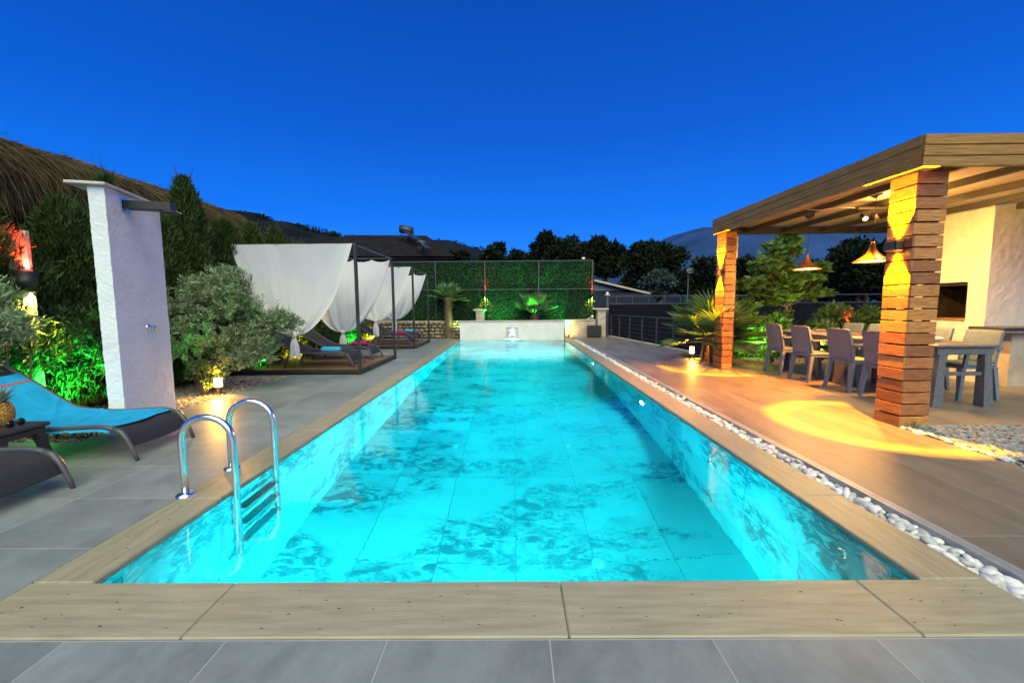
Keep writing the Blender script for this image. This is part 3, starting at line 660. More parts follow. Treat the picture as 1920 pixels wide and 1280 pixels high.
# cable railing with white kerb
t = thing('cable_railing', (3.85, 13, 0), 'dark steel cable railing standing on the white kerb beyond the palm', 'railing')
def rx(y): return 3.60+(15.2-y)*.147
ysr = [15.1, 14.35, 13.5, 12.6, 11.7, 10.8]
for y in ysr:
    b = MB(); b.box(rx(y)-.018, rx(y)+.018, y-.018, y+.018, .03, .80); b.build('post', 'rail_steel', t)
b = MB(); b.tube([(rx(15.4), 15.4, .81), (rx(10.0), 10.0, .81)], .022, 8); b.build('handrail', 'rail_steel', t)
for z in (.15, .28, .41, .54, .67):
    b = MB(); b.tube([(rx(15.3), 15.3, z), (rx(10.0), 10.0, z)], .006, 5); b.build('cable', 'rail_steel', t)
b = MB(); b.beam((rx(15.3), 15.3, -.01), (rx(10.0), 10.0, -.01), .16, .09); tag(b.build('white_kerb', 'column'), kind='structure')

# white fountain wall
t = thing('fountain_wall', (-.08, 14.3, 0), 'white plastered fountain wall with a spout slot at the far end of the pool', 'fountain wall')
b = MB(); rough_box(b, -1.90, 1.75, 14.17, 14.42, -.3, .635, .12, .003); b.build('wall_body', 'plaster', t)
b = MB(); b.box(-1.95, 1.76, 14.14, 14.44, .638, .665, .004); b.build('cap_slab', 'capstone', t)
b = MB(); b.box(-.27, .16, 14.155, 14.168, .385, .405); b.build('spout', 'dark_steel', t)
def sheet(u, v):
    wv = .38*(1-.25*v); x = -.055+(u-.5)*wv; return (x+.01*nvec(u*9, v*5, 0, 1), 14.14-.16*math.sqrt(v)-.02*nvec(u*12, v*6, 1, 1), .385-.40*v)
M['falling'] = mat('falling', (.85, .95, 1), .15, trans=.7, bump=.5, bscale=30, bstretch=(4, 1, .4))
light('lamp_light', 'SPOT', (-.055, 14.08, .42), 60, (.75, .95, 1), t, (0, -.25, -1), R(60), .6, .03)
b = MB(); b.grid(sheet, 16, 14); b.build('water_sheet', 'falling', t)
M['foam'] = mat('foam', (.95, 1, 1), .3)
b = MB(); rr = random.Random(2)
for i in range(220):
    a = rr.uniform(0, 6.28); q = rr.random()**.9*.30; x = -.055+q*math.cos(a)*1.5; y = 13.92+q*math.sin(a)*.7; s = rr.uniform(.006, .026)*(1.3-q*2.4)
    b.lathe([(0, s), (s*.8, s*.5), (s, 0), (s*.8, -s*.5), (0, -s)], (x, y, -.01+rr.uniform(0, .05)), 6)
b.build('splash', 'foam', t)
t = thing('planter_box', (2.93, 14.85, 0), 'black square planter box in front of the stone column', 'planter')
b = MB(); b.box(2.72, 3.14, 14.65, 15.0, 0, .04, .005); b.box(2.70, 3.16, 14.63, 15.02, .041, .44, .012); b.build('box', 'black', t)
b = MB(); b.box(2.75, 3.11, 14.68, 14.97, .42, .446); b.build('lid', 'side_table', t)

# ------------------------------------------------------------------ houses behind
t = thing('tiled_house', (-7, 24, -1.7), 'dark tiled hip roof house behind the left end of the hedge screen', 'house')
Y = 24
def W(px, py, Y=Y): x, z = pxz(px, py, Y); return (x, Y, z)
rL = W(650, 457); rR = W(800, 458); eL = W(600, 492); eR = W(868, 492)
b = MB(); vs = [(eL[0], Y-3, eL[2]), (eR[0], Y-3, eR[2]), (rR[0], Y, rR[2]+.5), (rL[0], Y, rL[2]+.5), (eL[0], Y+3, eL[2]), (eR[0], Y+3, eR[2])]
b.add(vs, [(0,1,2,3), (1,5,2), (5,4,3,2), (4,0,3)]); b.add([(v[0], v[1], v[2]-.12) for v in vs], [(3,2,1,0), (2,5,1), (2,3,4,5), (3,0,4)])
b.build('roof', 'roof_tile', t)
b = MB(); b.box(eL[0]+.4, eR[0]-.5, Y-2.6, Y+2.6, -1.74, eL[2]+.1); b.build('wall', 'house_wall', t)
for (px, s, lab) in ((0, 0, 0), ):
    pass
def heater(px, py, Yh, s, label):
    x, z = pxz(px, py, Yh); t = thing('solar_water_heater', (x, Yh, z-.9*s), label, 'solar heater', 'solar water heaters on the tiled roof')
    b = MB(); b.tube([(x-.55*s, Yh, z+.1*s), (x-.5*s, Yh, z+.1*s), (x+.5*s, Yh, z-.12*s), (x+.55*s, Yh, z-.12*s)], [.2*s, .32*s, .32*s, .2*s], 14); b.build('tank', 'tank', t)
    b = MB(); b.beam((x+.1*s, Yh-.15, z-.2*s), (x+1.25*s, Yh-.9, z-1.0*s), .6*s, .05); b.build('panel', 'panel_glass', t)
    b = MB()
    for q in (-.4, .3): b.tube([(x+q*s, Yh, z-.1*s), (x+q*s-.1, Yh, z-1.1*s)], .025, 5); b.tube([(x+q*s, Yh, z-.1*s), (x+(q+.5)*s, Yh-.3, z-1.0*s)], .02, 5)
    b.build('stand', 'dark_steel', t)
heater(762, 431, 23.0, .68, 'larger solar water heater with round tank on the dark roof')
heater(791, 455, 21.3, .42, 'smaller solar water heater to the right on the dark roof')
t = thing('gable_house', (6.2, 26, -1.7), 'low house with pale gable and bluish roof right of the hedge screen', 'house')
Y = 26
a0 = pxz(1090, 523, Y); a1 = pxz(1215, 549, Y); a2 = pxz(1240, 566, Y)
b = MB(); b.add([(a0[0]-3, Y-.5, a0[1]-.1), (a0[0], Y-.5, a0[1]+.12), (a1[0], Y-.5, a1[1]), (a0[0]-3, Y+4, a0[1]-.1), (a0[0], Y+4, a0[1]+.12), (a1[0], Y+4, a1[1]),
    (a0[0]-3, Y-.5, a0[1]-.22), (a0[0], Y-.5, a0[1]), (a1[0], Y-.5, a1[1]-.12)], [(0,3,4,1), (1,4,5,2), (0,1,7,6), (1,2,8,7)]); b.build('roof', 'column', t)
b = MB(); b.add([(a0[0]-2.8, Y, -1.74), (a1[0]-.3, Y, -1.74), (a1[0]-.3, Y, a1[1]-.1), (a0[0], Y, a0[1]-.02), (a0[0]-2.8, Y, a0[1]-.2)], [(0,1,2,3,4)]); b.box(a0[0]-2.8, a1[0]-.4, Y+.05, Y+3.8, -1.74, a1[1]-.3); b.build('wall', 'roof_blue', t)
b = MB(); b.add([(a0[0]-2, Y-2.2, a2[1]-.3), (a2[0]+.5, Y-2.2, a2[1]-.35), (a1[0]+.2, Y-.02, a1[1]+.16), (a0[0]-2, Y-.02, a1[1]+.16), (a0[0]-2, Y-2.2, a2[1]-.45), (a2[0]+.5, Y-2.2, a2[1]-.5)], [(0,1,2,3), (4,5,1,0)]); b.build('porch_roof', 'slate_roof', t)
for x in (a0[0]-1.5, a2[0]-.2): b = MB(); b.box(x-.1, x+.1, Y-2.0, Y-1.8, -1.74, a2[1]-.42); b.build('porch_post', 'house_wall', t)
t = thing('satellite_dish', (9.5, 22, 1), 'pale satellite dish on a thin mast above the fan palm', 'satellite dish')
x, z = pxz(1292, 511, 22); t.location = (x, 22, -1.7); ORG[t.name] = Vector((x, 22, -1.7))
b = MB(); b.lathe([(0, 0), (.15, .01), (.28, .04), (.36, .09), (.355, .10), (.0, .02)], (0, 0, 0), 20, 'y'); b.v = [(x+v[0]*.6+.2*v[1], 22-v[1]*.8, z+v[2]*.42+v[1]) for v in b.v]; b.build('dish', 'tank', t)
b = MB(); b.tube([(x, 22.1, -1.7), (x, 22.1, z)], .03, 6); b.tube([(x, 22, z-.25), (x+.1, 21.6, z)], .015, 5); b.build('mast', 'rail_steel', t)

# ================================================================== VEGETATION
def far_tree(name, px, py_top, py_bot, wpx, Y, label, seed, material='far_leaf', n=7000, lobes=14, cat='tree', group='trees beyond the far fence', L=.28):
    x, zt = pxz(px, py_top, Y); _, zb = pxz(px, py_bot, Y); rx_ = wpx*Y/760/2; rz = (zt-zb)/2; zc = (zt+zb)/2
    t = thing(name, (x, Y, -1.74), label, cat, group)
    cs = clusters((x, Y, zc), (rx_*.78, rx_*.7, rz*.8), lobes, min(rx_, rz)*.42, seed)
    foliage('crown', cs, n, L, L*.55, material, t, seed, up=.2, rand=.7, shell=.35)
    b = MB(); limbs(b, (x, Y, zb+.1), [(c[0], c[1], c[2]) for c in cs[:7]], .12, seed, .1); b.tube([(x+.1, Y, -1.74), (x, Y, (zb-1.74)/2), (x, Y, zb+.15)], [.26, .2, .16], 8); b.build('trunk', 'bark', t)
far_tree('tree', 925, 452, 500, 78, 34, 'small dark tree rising just above the left half of the hedge screen', 21, n=5000, lobes=12)
far_tree('tree', 845, 472, 505, 90, 36, 'low dark tree behind the right end of the tiled roof', 22, n=5000, lobes=12)
far_tree('tree', 1052, 432, 515, 130, 30, 'tallest bushy dark tree behind the middle of the hedge screen', 23, n=12000, lobes=26)
far_tree('tree', 985, 470, 515, 90, 31, 'dark spreading tree filling the gap left of the tallest tree', 24, n=6000, lobes=14)
far_tree('tree', 1135, 447, 520, 90, 30, 'loose dark tree with twiggy top right of the tallest tree', 25, n=7000, lobes=16)
far_tree('tree', 1232, 450, 560, 125, 27, 'dense round dark tree above the gabled house', 26, n=16000, lobes=26, L=.22)
far_tree('bush', 1238, 505, 560, 72, 22, 'pale bluish green bush in front of the round dark tree', 27, 'far_bush', 6000, 12, 'bush', L=.16)
far_tree('tree', 1318, 484, 575, 90, 28, 'dark tree right of the satellite dish behind the slatted pillar', 28, n=8000, lobes=16)
far_tree('tree', 1410, 476, 580, 130, 30, 'dark tree behind the left of the broadleaf tree', 29, n=9000, lobes=18)
far_tree('tree', 1520, 492, 585, 120, 28, 'dark tree seen under the near end of the copper pendant', 30, n=9000, lobes=18)
far_tree('tree', 1625, 436, 590, 120, 20, 'tall dark tree seen through the pergola left of the near pillar', 31, n=13000, lobes=24, L=.2)
far_tree('tree', 1750, 440, 600, 160, 20, 'tall dark tree behind the near slatted pillar', 32, n=10000, lobes=20, L=.2)

def cypress(x, y, h, wd, label, seed, n=9000, lean=0.0):
    t = thing('cypress', (x, y, -.03), label, 'cypress', 'cypresses in a row along the thatched roof')
    r = np.random.default_rng(seed)
    u = r.random(n)**.8; z = u*h; prof = wd/2*np.clip(np.minimum((u*7+.35), 1.05)*(1-u**3.0)**.8+.05, .03, None)
    a = r.random(n)*6.283
    lump = 1+.26*np.sin(a*3+u*15+seed)+.20*np.sin(a*5-u*27+seed)+.12*np.sin(a*9+u*55)
    rad = prof*lump*(.55+.45*r.random(n)**.5)
    P = np.stack([x+rad*np.cos(a)+lean*u, y+rad*np.sin(a), z+.05], 1)
    D = np.stack([np.cos(a)*.55, np.sin(a)*.55, np.full(n, 1.1)], 1)+r.normal(size=(n, 3))*.42
    V, Fc = leaf_geo(P, D, r.uniform(.04, .13, n), .016, seed); fast('foliage', V, Fc, 'cypress', t)
    b = MB(); k = int(h*34)
    rr = random.Random(seed)
    for i in range(k):   # feathery leader shoots
        u = rr.uniform(.75, 1.0); a_ = rr.uniform(0, 6.28); ra = wd/2*(1-u**3)**.8*.7; p = Vector((x+lean*u+ra*math.cos(a_), y+ra*math.sin(a_), u*h)); d = Vector((math.cos(a_)*.35, math.sin(a_)*.35, 1))*rr.uniform(.12, .36)
        b.tube([p, p+d*.6, p+d], [.007, .005, .001], 4, False)
    b.build('shoots', 'cypress', t)
    b = MB(); b.tube([(x, y, -.03), (x, y, h*.5)], [.05, .03], 7); b.build('trunk', 'bark', t)
cy = [(-5.25, 3.9, 2.35, .95, 'leftmost dark cypress behind the red and yellow lamp'), (-5.2, 4.75, 2.36, .95, 'dark cypress just left of the white shower wall'),
      (-5.25, 5.35, 2.78, .40, 'slim cypress whose tip shows above the shower wall cap'), (-5.15, 5.9, 2.48, .85, 'dark cypress directly behind the white shower wall'),
      (-5.1, 6.45, 3.12, .62, 'tallest pointed cypress right of the shower arm'), (-5.05, 7.2, 2.62, .95, 'full dark cypress between the shower wall and olive tree'),
      (-5.1, 8.0, 2.72, .8, 'dark cypress behind the top of the olive tree'), (-5.1, 8.8, 2.80, .85, 'dark cypress at the left corner of the nearest canopy bed'),
      (-5.15, 9.8, 2.62, .9, 'dark cypress behind the nearest canopy bed'), (-5.15, 11.0, 2.3, .9, 'dark cypress behind the gap between the canopy beds'),
      (-5.15, 12.2, 2.3, .9, 'dark cypress behind the farther canopy bed'), (-5.15, 13.5, 2.3, .9, 'farthest dark cypress beside the hedge screen')]
for i, a in enumerate(cy): cypress(*a, seed=40+i, n=15000 if i < 9 else 6000)

# thatched roof running behind the cypresses
t = thing('thatched_shelter', (-6.3, 7, -.03), 'long thatched roof shelter with hanging straw behind the cypresses', 'shelter')
def th(u, v):
    y = 3.0+6.3*u
    pr = [(-5.72, 2.50), (-5.80, 2.90), (-5.96, 3.12), (-6.4, 3.32), (-7.0, 3.40), (-7.7, 3.0), (-8.1, 2.5)]
    k = v*(len(pr)-1); i = min(int(k), len(pr)-2); f = k-i
    x = pr[i][0]*(1-f)+pr[i+1][0]*f; z = pr[i][1]*(1-f)+pr[i+1][1]*f
    n_ = nvec(y, v*4, 2, 1.6)*.06+nvec(y, v*9, 0, 6)*.03
    return (x, y, z+n_)
b = MB(); b.grid(th, 140, 24); b.add([(-5.75, 3.0, 2.48), (-8.0, 3.0, 2.48), (-8.0, 9.3, 2.48), (-5.75, 9.3, 2.48)], [(0,1,2,3)]); b.build('thatch', 'straw_base', t)
r = np.random.default_rng(77); n = 17000
y = 3.0+6.3*r.random(n)**1.4; v = r.random(n)**1.1*.62
P = []; D = []
for k in range(n):
    p = th((y[k]-3.0)/6.3, v[k]); q = th((y[k]-3.0)/6.3, max(0, v[k]-.08)); P.append((p[0]+.02, p[1], p[2]+.015)); d = (q[0]-p[0], 0, q[2]-p[2]) if v[k] > .09 else (0, 0, -1); D.append(d)
P = np.array(P); D = np.array(D); D /= np.linalg.norm(D, axis=1, keepdims=True)+1e-9; D += r.normal(size=(n, 3))*np.array([.10, .10, .05])+np.array([.05, 0, 0])
V, Fc = leaf_geo(P, D, r.uniform(.18, .48, n), .010, 9, fold=.1); fast('straw', V, Fc, 'straw', t)
k = 900; yk = 3.0+6.3*r.random(k)**1.4; P = np.array([th((a-3)/6.3, .3+.2*r.random()) for a in yk]); D = r.normal(size=(k, 3))*np.array([.5, .8, .35])+np.array([.4, 0, .12])
V, Fc = leaf_geo(P, D, r.uniform(.06, .2, k), .006, 10); fast('loose_straw', V, Fc, 'straw', t)
for yy_ in (3.2, 5.2, 7.2, 9.1): b = MB(); b.tube([(-5.85, yy_, -.03), (-5.85, yy_, 2.48)], .07, 8); b.build('post', 'bark', t)
b = MB(); b.box(-6.3, -6.2, 3.0, 9.3, -.03, 2.478); b.build('reed_wall', 'straw_base', t)

# olive tree
def olive():
    t = thing('olive_tree', (-4.45, 5.75, -.02), 'bushy silver green olive tree beside the lit bollard', 'olive tree')
    lob = [(-4.55, 5.8, 1.35, .42, .42, .36), (-4.25, 5.9, 1.62, .34, .36, .34), (-4.85, 5.7, 1.15, .34, .36, .32), (-4.05, 5.95, 1.20, .40, .38, .36), (-3.75, 6.0, .98, .30, .30, .26),
           (-4.35, 5.55, .95, .46, .40, .30), (-4.85, 5.6, .80, .32, .32, .26), (-4.15, 5.9, 1.86, .20, .22, .20), (-4.6, 5.8, 1.66, .20, .22, .22), (-3.52, 6.05, 1.12, .26, .2, .16), (-3.38, 6.1, 1.10, .20, .12, .08),
           (-3.95, 5.8, .68, .30, .28, .16), (-3.85, 5.8, 1.45, .24, .24, .22), (-5.05, 5.6, 1.35, .2, .22, .18), (-3.72, 5.9, .60, .22, .2, .16), (-4.05, 5.8, .50, .16, .2, .12)]
    lob = [(-4.34+(l[0]+4.45)*.82, l[1], l[2]*.80+.02, l[3]*.80, l[4]*.85, l[5]*.80) for l in lob]
    cs = []
    for i, l in enumerate(lob): cs += clusters(l[:3], (l[3], l[4], l[5]), 7, .085, 60+i)
    r = np.random.default_rng(61)
    # twigs with paired narrow leaves
    n = 1500; P, d = blob_points(cs, n, 62, .2); D = d*.6+r.normal(size=(n, 3))*.5+np.array([0, -.05, .55]); D /= np.linalg.norm(D, axis=1, keepdims=True)
    Ln = r.uniform(.10, .22, n); PP = []; DD = []
    for j in range(8):
        f = (j+1)/8.5; base = P+D*(Ln*f)[:, None]; s = r.normal(size=(n, 3)); s -= D*(s*D).sum(1, keepdims=True); s /= np.linalg.norm(s, axis=1, keepdims=True)
        PP.append(base); DD.append(D*.6+s*.8); PP.append(base); DD.append(D*.6-s*.8)
    PP = np.concatenate(PP); DD = np.concatenate(DD)
    V, Fc = leaf_geo(PP, DD, r.uniform(.04, .07, len(PP)), .015, 63); fast('crown', V, Fc, 'olive', t)
    b = MB()
    for i in range(n): b.tube([P[i], P[i]+D[i]*Ln[i]], [.003, .0012], 3, False)
    b.build('twigs', 'bark', t)
    b = MB(); b.tube([(-4.45, 5.75, -.03), (-4.42, 5.77, .15), (-4.5, 5.78, .3)], [.075, .06, .05], 9)
    limbs(b, (-4.5, 5.78, .25), [(l[0], l[1], l[2]) for l in lob[:10]], .032, 5, .16)
    b.tube([(-4.35, 5.6, -.03), (-4.3, 5.62, .2), (-4.12, 5.66, .42), (-3.95, 5.72, .62)], [.028, .022, .018, .012], 7)
    b.tube([(-4.72, 5.3, -.03), (-4.80, 5.3, .22), (-4.90, 5.35, .42)], [.03, .022, .012], 7)
    b.build('trunk', 'bark', t)
olive()
def bush(name, cs, n, L, W_, material, label, cat, seed, base, stems=True, up=.4, rand=.7, group=None):
    t = thing(name, base, label, cat, group)
    foliage('foliage', cs, n, L, W_, material, t, seed, up=up, rand=rand, shell=.3)
    if stems:
        b = MB(); limbs(b, base, [(c[0], c[1], c[2]) for c in cs[:10]], .014, seed, .12); b.build('stems', 'bark', t)
    return t
bush('shrub', clusters((-4.28, 5.50, .26), (.22, .12, .20), 12, .09, 70), 1500, .045, .02, 'narrow', 'small bright shrub right behind the lit bollard', 'shrub', 70, (-4.28, 5.5, -.02), group='garden shrubs')
# left foreground planting
bush('oleander', clusters((-5.15, 4.05, .95), (.35, .3, .5), 22, .16, 71), 3600, .11, .022, 'narrow', 'tall narrow leaved shrub at the left edge of the picture', 'shrub', 71, (-5.15, 4.05, -.02), group='garden shrubs')
bush('oleander', clusters((-5.0, 4.55, .75), (.45, .25, .48), 26, .15, 72), 4200, .10, .022, 'narrow', 'green lit leafy shrub between the blue towel and shower wall', 'shrub', 72, (-5.0, 4.55, -.02), group='garden shrubs')
bush('olive_shrub', clusters((-4.75, 3.62, 1.0), (.25, .2, .55), 20, .14, 73), 3600, .055, .014, 'olive', 'grey green olive like shrub cut by the left picture edge', 'shrub', 73, (-4.75, 3.62, -.02), group='garden shrubs')
t = thing('young_tree', (-4.98, 4.42, -.02), 'slim young tree with a bright green lit trunk', 'young tree')
b = MB(); b.tube([(-4.98, 4.42, -.03), (-4.97, 4.42, .45), (-4.98, 4.43, .85), (-4.96, 4.45, 1.15)], [.028, .022, .016, .006], 8)
for q, (dx, dz, z0) in enumerate(((-.22, .22, .35), (.22, .2, .42), (-.18, .2, .55), (.2, .18, .66), (-.12, .18, .8))): b.tube([(-4.975, 4.42, z0), (-4.975+dx*.5, 4.40, z0+dz*.4), (-4.975+dx, 4.38, z0+dz)], [.009, .006, .003], 5)
b.build('trunk', 'bark_pale', t)
foliage('crown', clusters((-4.97, 4.40, .85), (.34, .2, .34), 20, .11, 74), 2600, .06, .018, 'narrow', t, 74)
bush('climber', clusters((-5.35, 4.62, 1.35), (.22, .12, .32), 14, .10, 75), 1800, .045, .022, 'narrow', 'leafy climber lit yellow below the red lamp', 'climber', 75, (-5.35, 4.62, -.02), group='garden shrubs')
for i, (x, y, lab) in enumerate(((-5.0, 7.5, 'garden shrub lit green behind the near lounger of the first canopy bed'), (-4.95, 8.9, 'garden shrub lit yellow behind the first canopy bed'), (-4.95, 10.4, 'garden shrub between the two canopy beds'),
                                 (-4.95, 12.0, 'garden shrub lit green behind the farther canopy bed'), (-4.9, 13.4, 'garden shrub lit yellow at the end of the farther canopy bed'))):
    bush('shrub', clusters((x, y, .42), (.30, .5, .38), 20, .14, 80+i), 2600, .06, .026, 'narrow', lab, 'shrub', 80+i, (x, y, -.02), group='garden shrubs')

# fan palms
def fan_palm(x, y, zc, r, label, seed, n=22, trunk_r=.09, skirt=0.3, zmin=-.35, petal=26, hub=.55):
    t = thing('fan_palm', (x, y, -.02), label, 'palm', 'fan palms'); rr = random.Random(seed)
    b = MB(); k = 14
    pr = []
    for i in range(k):
        z = -.02+(zc+.02)*i/(k-1); q = trunk_r*(1.15-.3*i/(k-1))
        pr += [(q*1.18, z), (q*.9, z+(zc/k)*.55)]
    b.lathe(pr, (x, y, 0), 14); 
    for i in range(int(zc*90)):
        z = rr.uniform(0.05, zc); a = rr.uniform(0, 6.28); p = Vector((x+trunk_r*math.cos(a), y+trunk_r*math.sin(a), z)); b.beam(p, p+Vector((math.cos(a)*.05, math.sin(a)*.05, .09)), .03, .008, w2=.012)
    b.build('trunk', 'bark', t)
    for i in range(n):
        a = i*2.39996+rr.uniform(-.3, .3); el = zmin+(1.35-zmin)*(i+.5)/n+rr.uniform(-.1, .1)
        d = Vector((math.cos(a)*math.cos(el), math.sin(a)*math.cos(el), math.sin(el))); pl = r*hub*rr.uniform(.8, 1.1)
        o = Vector((x, y, zc-.02)); h = o+d*pl+Vector((0, 0, -.04*r)); f = MB()
        f.tube([o, o+d*pl*.5+Vector((0,0,.02)), h], [.011, .008, .006], 5)
        side = d.cross(Vector((0, 0, 1))).normalized(); up = side.cross(d).normalized(); R2 = r*rr.uniform(.48, .62)
        droop = rr.uniform(.12, .4)
        for j in range(petal):
            s = -1.9+3.8*j/(petal-1); dd = (d*math.cos(s)+side*math.sin(s)*1.0+up*(.22*abs(math.sin(s))-.05)).normalized()
            ln = R2*(1-.22*abs(s)/1.9)*rr.uniform(.88, 1.06); nn = dd.cross(up).normalized()*(R2*.045)
            mid = h+dd*ln*.5; tip = h+dd*ln+Vector((0, 0, -droop*ln*.35))
            f.add([h, mid+nn+up*.01, tip, mid-nn+up*.01], [(0,1,2), (0,2,3)])
        f.build('frond', 'palm', t)
fan_palm(4.05, 8.35, .50, 1.12, 'large fan palm beside the far slatted pillar', 91, n=30, trunk_r=.15, zmin=-.12)
fan_palm(.76, 14.9, .82, .98, 'small fan palm lit green behind the white fountain wall', 92, n=13, trunk_r=.07, zmin=.35)
fan_palm(-2.42, 15.0, 1.45, .75, 'tall trunked fan palm left of the white fountain wall', 93, n=18, trunk_r=.12, zmin=-.1)

# broadleaf tree and shrubs on the right
def broad_tree():
    t = thing('broadleaf_tree', (6.15, 9.0, -.02), 'broadleaf tree with large leaves and thin yellow lit trunk', 'tree')
    lob = [(5.82, 9.0, 2.30, .36, .3, .30), (5.95, 9.0, 1.75, .40, .35, .35), (5.45, 8.95, 1.98, .28, .25, .16), (5.15, 8.9, 1.62, .30, .25, .14), (6.35, 9.0, 1.72, .34, .3, .18), (6.55, 8.95, 1.38, .30, .3, .16), (5.75, 8.95, 1.32, .36, .3, .20), (6.0, 9.0, 2.62, .22, .2, .2), (6.6, 8.95, 1.95, .18, .2, .12), (5.5, 8.9, 1.35, .3, .25, .14)]
    r = np.random.default_rng(5); PP = []; DD = []
    for l in lob:
        k = int(60*(l[3]*l[5])/.1)+22
        for i in range(k):   # rosettes of leaves
            d = r.normal(size=3); d /= np.linalg.norm(d); c = np.array(l[:3])+d*np.array(l[3:])*r.random()**.4
            for j in range(8):
                a = j*.785+r.random(); PP.append(c); DD.append((math.cos(a)+d[0]*.3, math.sin(a)+d[1]*.3, .25+r.normal()*.3))
    V, Fc = leaf_geo(np.array(PP), np.array(DD), r.uniform(.12, .20, len(PP)), .072, 6, fold=.18); fast('crown', V, Fc, 'broad', t)
    b = MB(); b.tube([(6.18, 9.0, -.03), (6.12, 9.0, .5), (6.02, 9.0, 1.0), (5.95, 9.0, 1.5), (5.88, 9.0, 2.3)], [.05, .045, .035, .028, .012], 8); limbs(b, (6.0, 9.0, 1.1), [l[:3] for l in lob], .02, 4, .1); b.build('trunk', 'bark_pale', t)
broad_tree()
def laurel(x, y, z, rx_, ry, rz, n, label, seed, L=.10):
    bush('laurel_bush', clusters((x, y, z), (rx_, ry, rz), 34, .17, seed), n, L, L*.42, 'broad', label, 'bush', seed, (x, y, -.02), group='broadleaf bushes behind the dining table')
laurel(5.0, 8.9, .62, .62, .4, .58, 7500, 'dense dark green bush right of the far slatted pillar', 101)
laurel(5.75, 9.0, .52, .42, .35, .50, 5200, 'dense green bush under the broadleaf tree', 102)
laurel(6.55, 8.8, .42, .34, .3, .34, 2600, 'bright yellow lit bush behind the dining chairs', 103)
laurel(7.35, 9.3, .62, .50, .4, .50, 5200, 'dark bush with a red lamp shining through it', 104)
laurel(8.4, 9.3, .60, .6, .4, .50, 3500, 'dark bush hidden behind the near slatted pillar', 105)

# ================================================================== PERGOLA
def fx(y): return 3.600+(y-3.72)*.037
def fz(y): return (y-3.72)*.025
def pergola():
    t = thing('pergola', (6.5, 5.8, 0), 'timber clad pergola with cream ceiling and two slatted pillars', 'pergola')
    # fascia boards
    for k in range(3):
        z0 = 2.385+k*.0925; b = MB(); y0, y1 = 3.72, 7.80; o = .004*k
        b.add([(fx(y0)-o, y0, z0), (fx(y1)-o, y1, z0+fz(y1)), (fx(y1)-o, y1, z0+fz(y1)+.088), (fx(y0)-o, y0, z0+.088), (fx(y0)+.035, y0+.02, z0), (fx(y1)+.035, y1, z0+fz(y1)), (fx(y1)+.035, y1, z0+fz(y1)+.088), (fx(y0)+.035, y0+.02, z0+.088)],
              [(3,2,1,0), (4,5,6,7), (0,1,5,4), (2,3,7,6), (1,2,6,5), (0,4,7,3)]); b.build('fascia_board', 'fascia_wood', t)
        b = MB(); b.box(fx(y0)+.002, 9.6, y0-.022-o, y0+.012, z0, z0+.088, .004); b.build('fascia_board', 'fascia_wood', t)
    b = MB(); b.box(3.84, 9.6, 7.80, 7.86, 2.50, 2.63, .004); b.build('rear_beam', 'joist', t)
    b = MB(); b.add([(3.70, 3.80, 2.555), (9.6, 3.80, 2.555), (9.6, 7.85, 2.64), (3.82, 7.85, 2.64)], [(0,1,2,3)]); b.add([(3.70, 3.80, 2.60), (9.6, 3.80, 2.60), (9.6, 7.85, 2.68), (3.82, 7.85, 2.68)], [(3,2,1,0)]); b.build('ceiling', 'ceiling', t)
    for x in (4.385, 5.06, 5.80, 6.5, 7.2, 7.9, 8.6, 9.3):
        b = MB(); b.beam((x, 3.81, 2.528), (x, 7.79, 2.56), .05, .075); b.build('joist', 'joist', t)
    b = MB(); b.box(3.76, 9.5, 3.815, 3.87, 2.43, 2.55); b.build('front_beam', 'joist', t)
    # slatted pillars
    def pillar(x0, x1, y0, y1, zt, n, seed):
        p = MB(); 
        for (px_, py_) in ((x0+.03, y0+.03), (x1-.07, y0+.03), (x0+.03, y1-.07), (x1-.07, y1-.07)): p.box(px_, px_+.04, py_, py_+.04, 0, zt)
        pil = p.build('pillar', 'joist', t)
        rr = random.Random(seed); hgt = zt/n; s = MB(); sc = MB()
        for i in range(n):
            z0 = i*hgt+rr.uniform(-.002, .002); z1 = z0+hgt-.013
            j = lambda: rr.uniform(-.003, .003)
            s.box(x0+j(), x0+.02, y0-.001, y1+.001+j(), z0, z1, .002); s.box(x0+.0205, x1+j(), y0+j(), y0+.02, z0, z1, .002)
            s.box(x1-.02, x1+j(), y0+.0205, y1-.0205, z0, z1, .002); s.box(x0+.0205, x1, y1-.02, y1+j(), z0, z1, .002)
            for q in (.04, x1-x0-.04): sc.lathe([(0, .0), (.0035, 0), (.0035, .002)], (x0+q, y0-.005, (z0+z1)/2), 6, 'y')
        s.build('slats', 'slat_wood', pil); sc.build('screws', 'edge_steel', pil)
    pillar(3.705, 3.99, 3.845, 4.115, 2.40, 21, 1)
    pillar(3.815, 4.01, 7.42, 7.74, 2.49, 21, 2)
    b = MB(); b.box(4.05, 4.12, 7.60, 7.68, 0, 2.50, .004); b.build('steel_post', 'dark_steel', t)
    b = MB(); b.box(3.985, 4.10, 7.53, 7.59, 2.02, 2.42, .01); b.build('junction_box', 'white_plastic', t)
    b = MB(); b.box(9.3, 9.5, 7.3, 7.6, 0, 2.5); b.box(9.3, 9.5, 3.9, 4.1, 0, 2.43); b.build('far_post', 'dark_steel', t)
    return t
pergola()

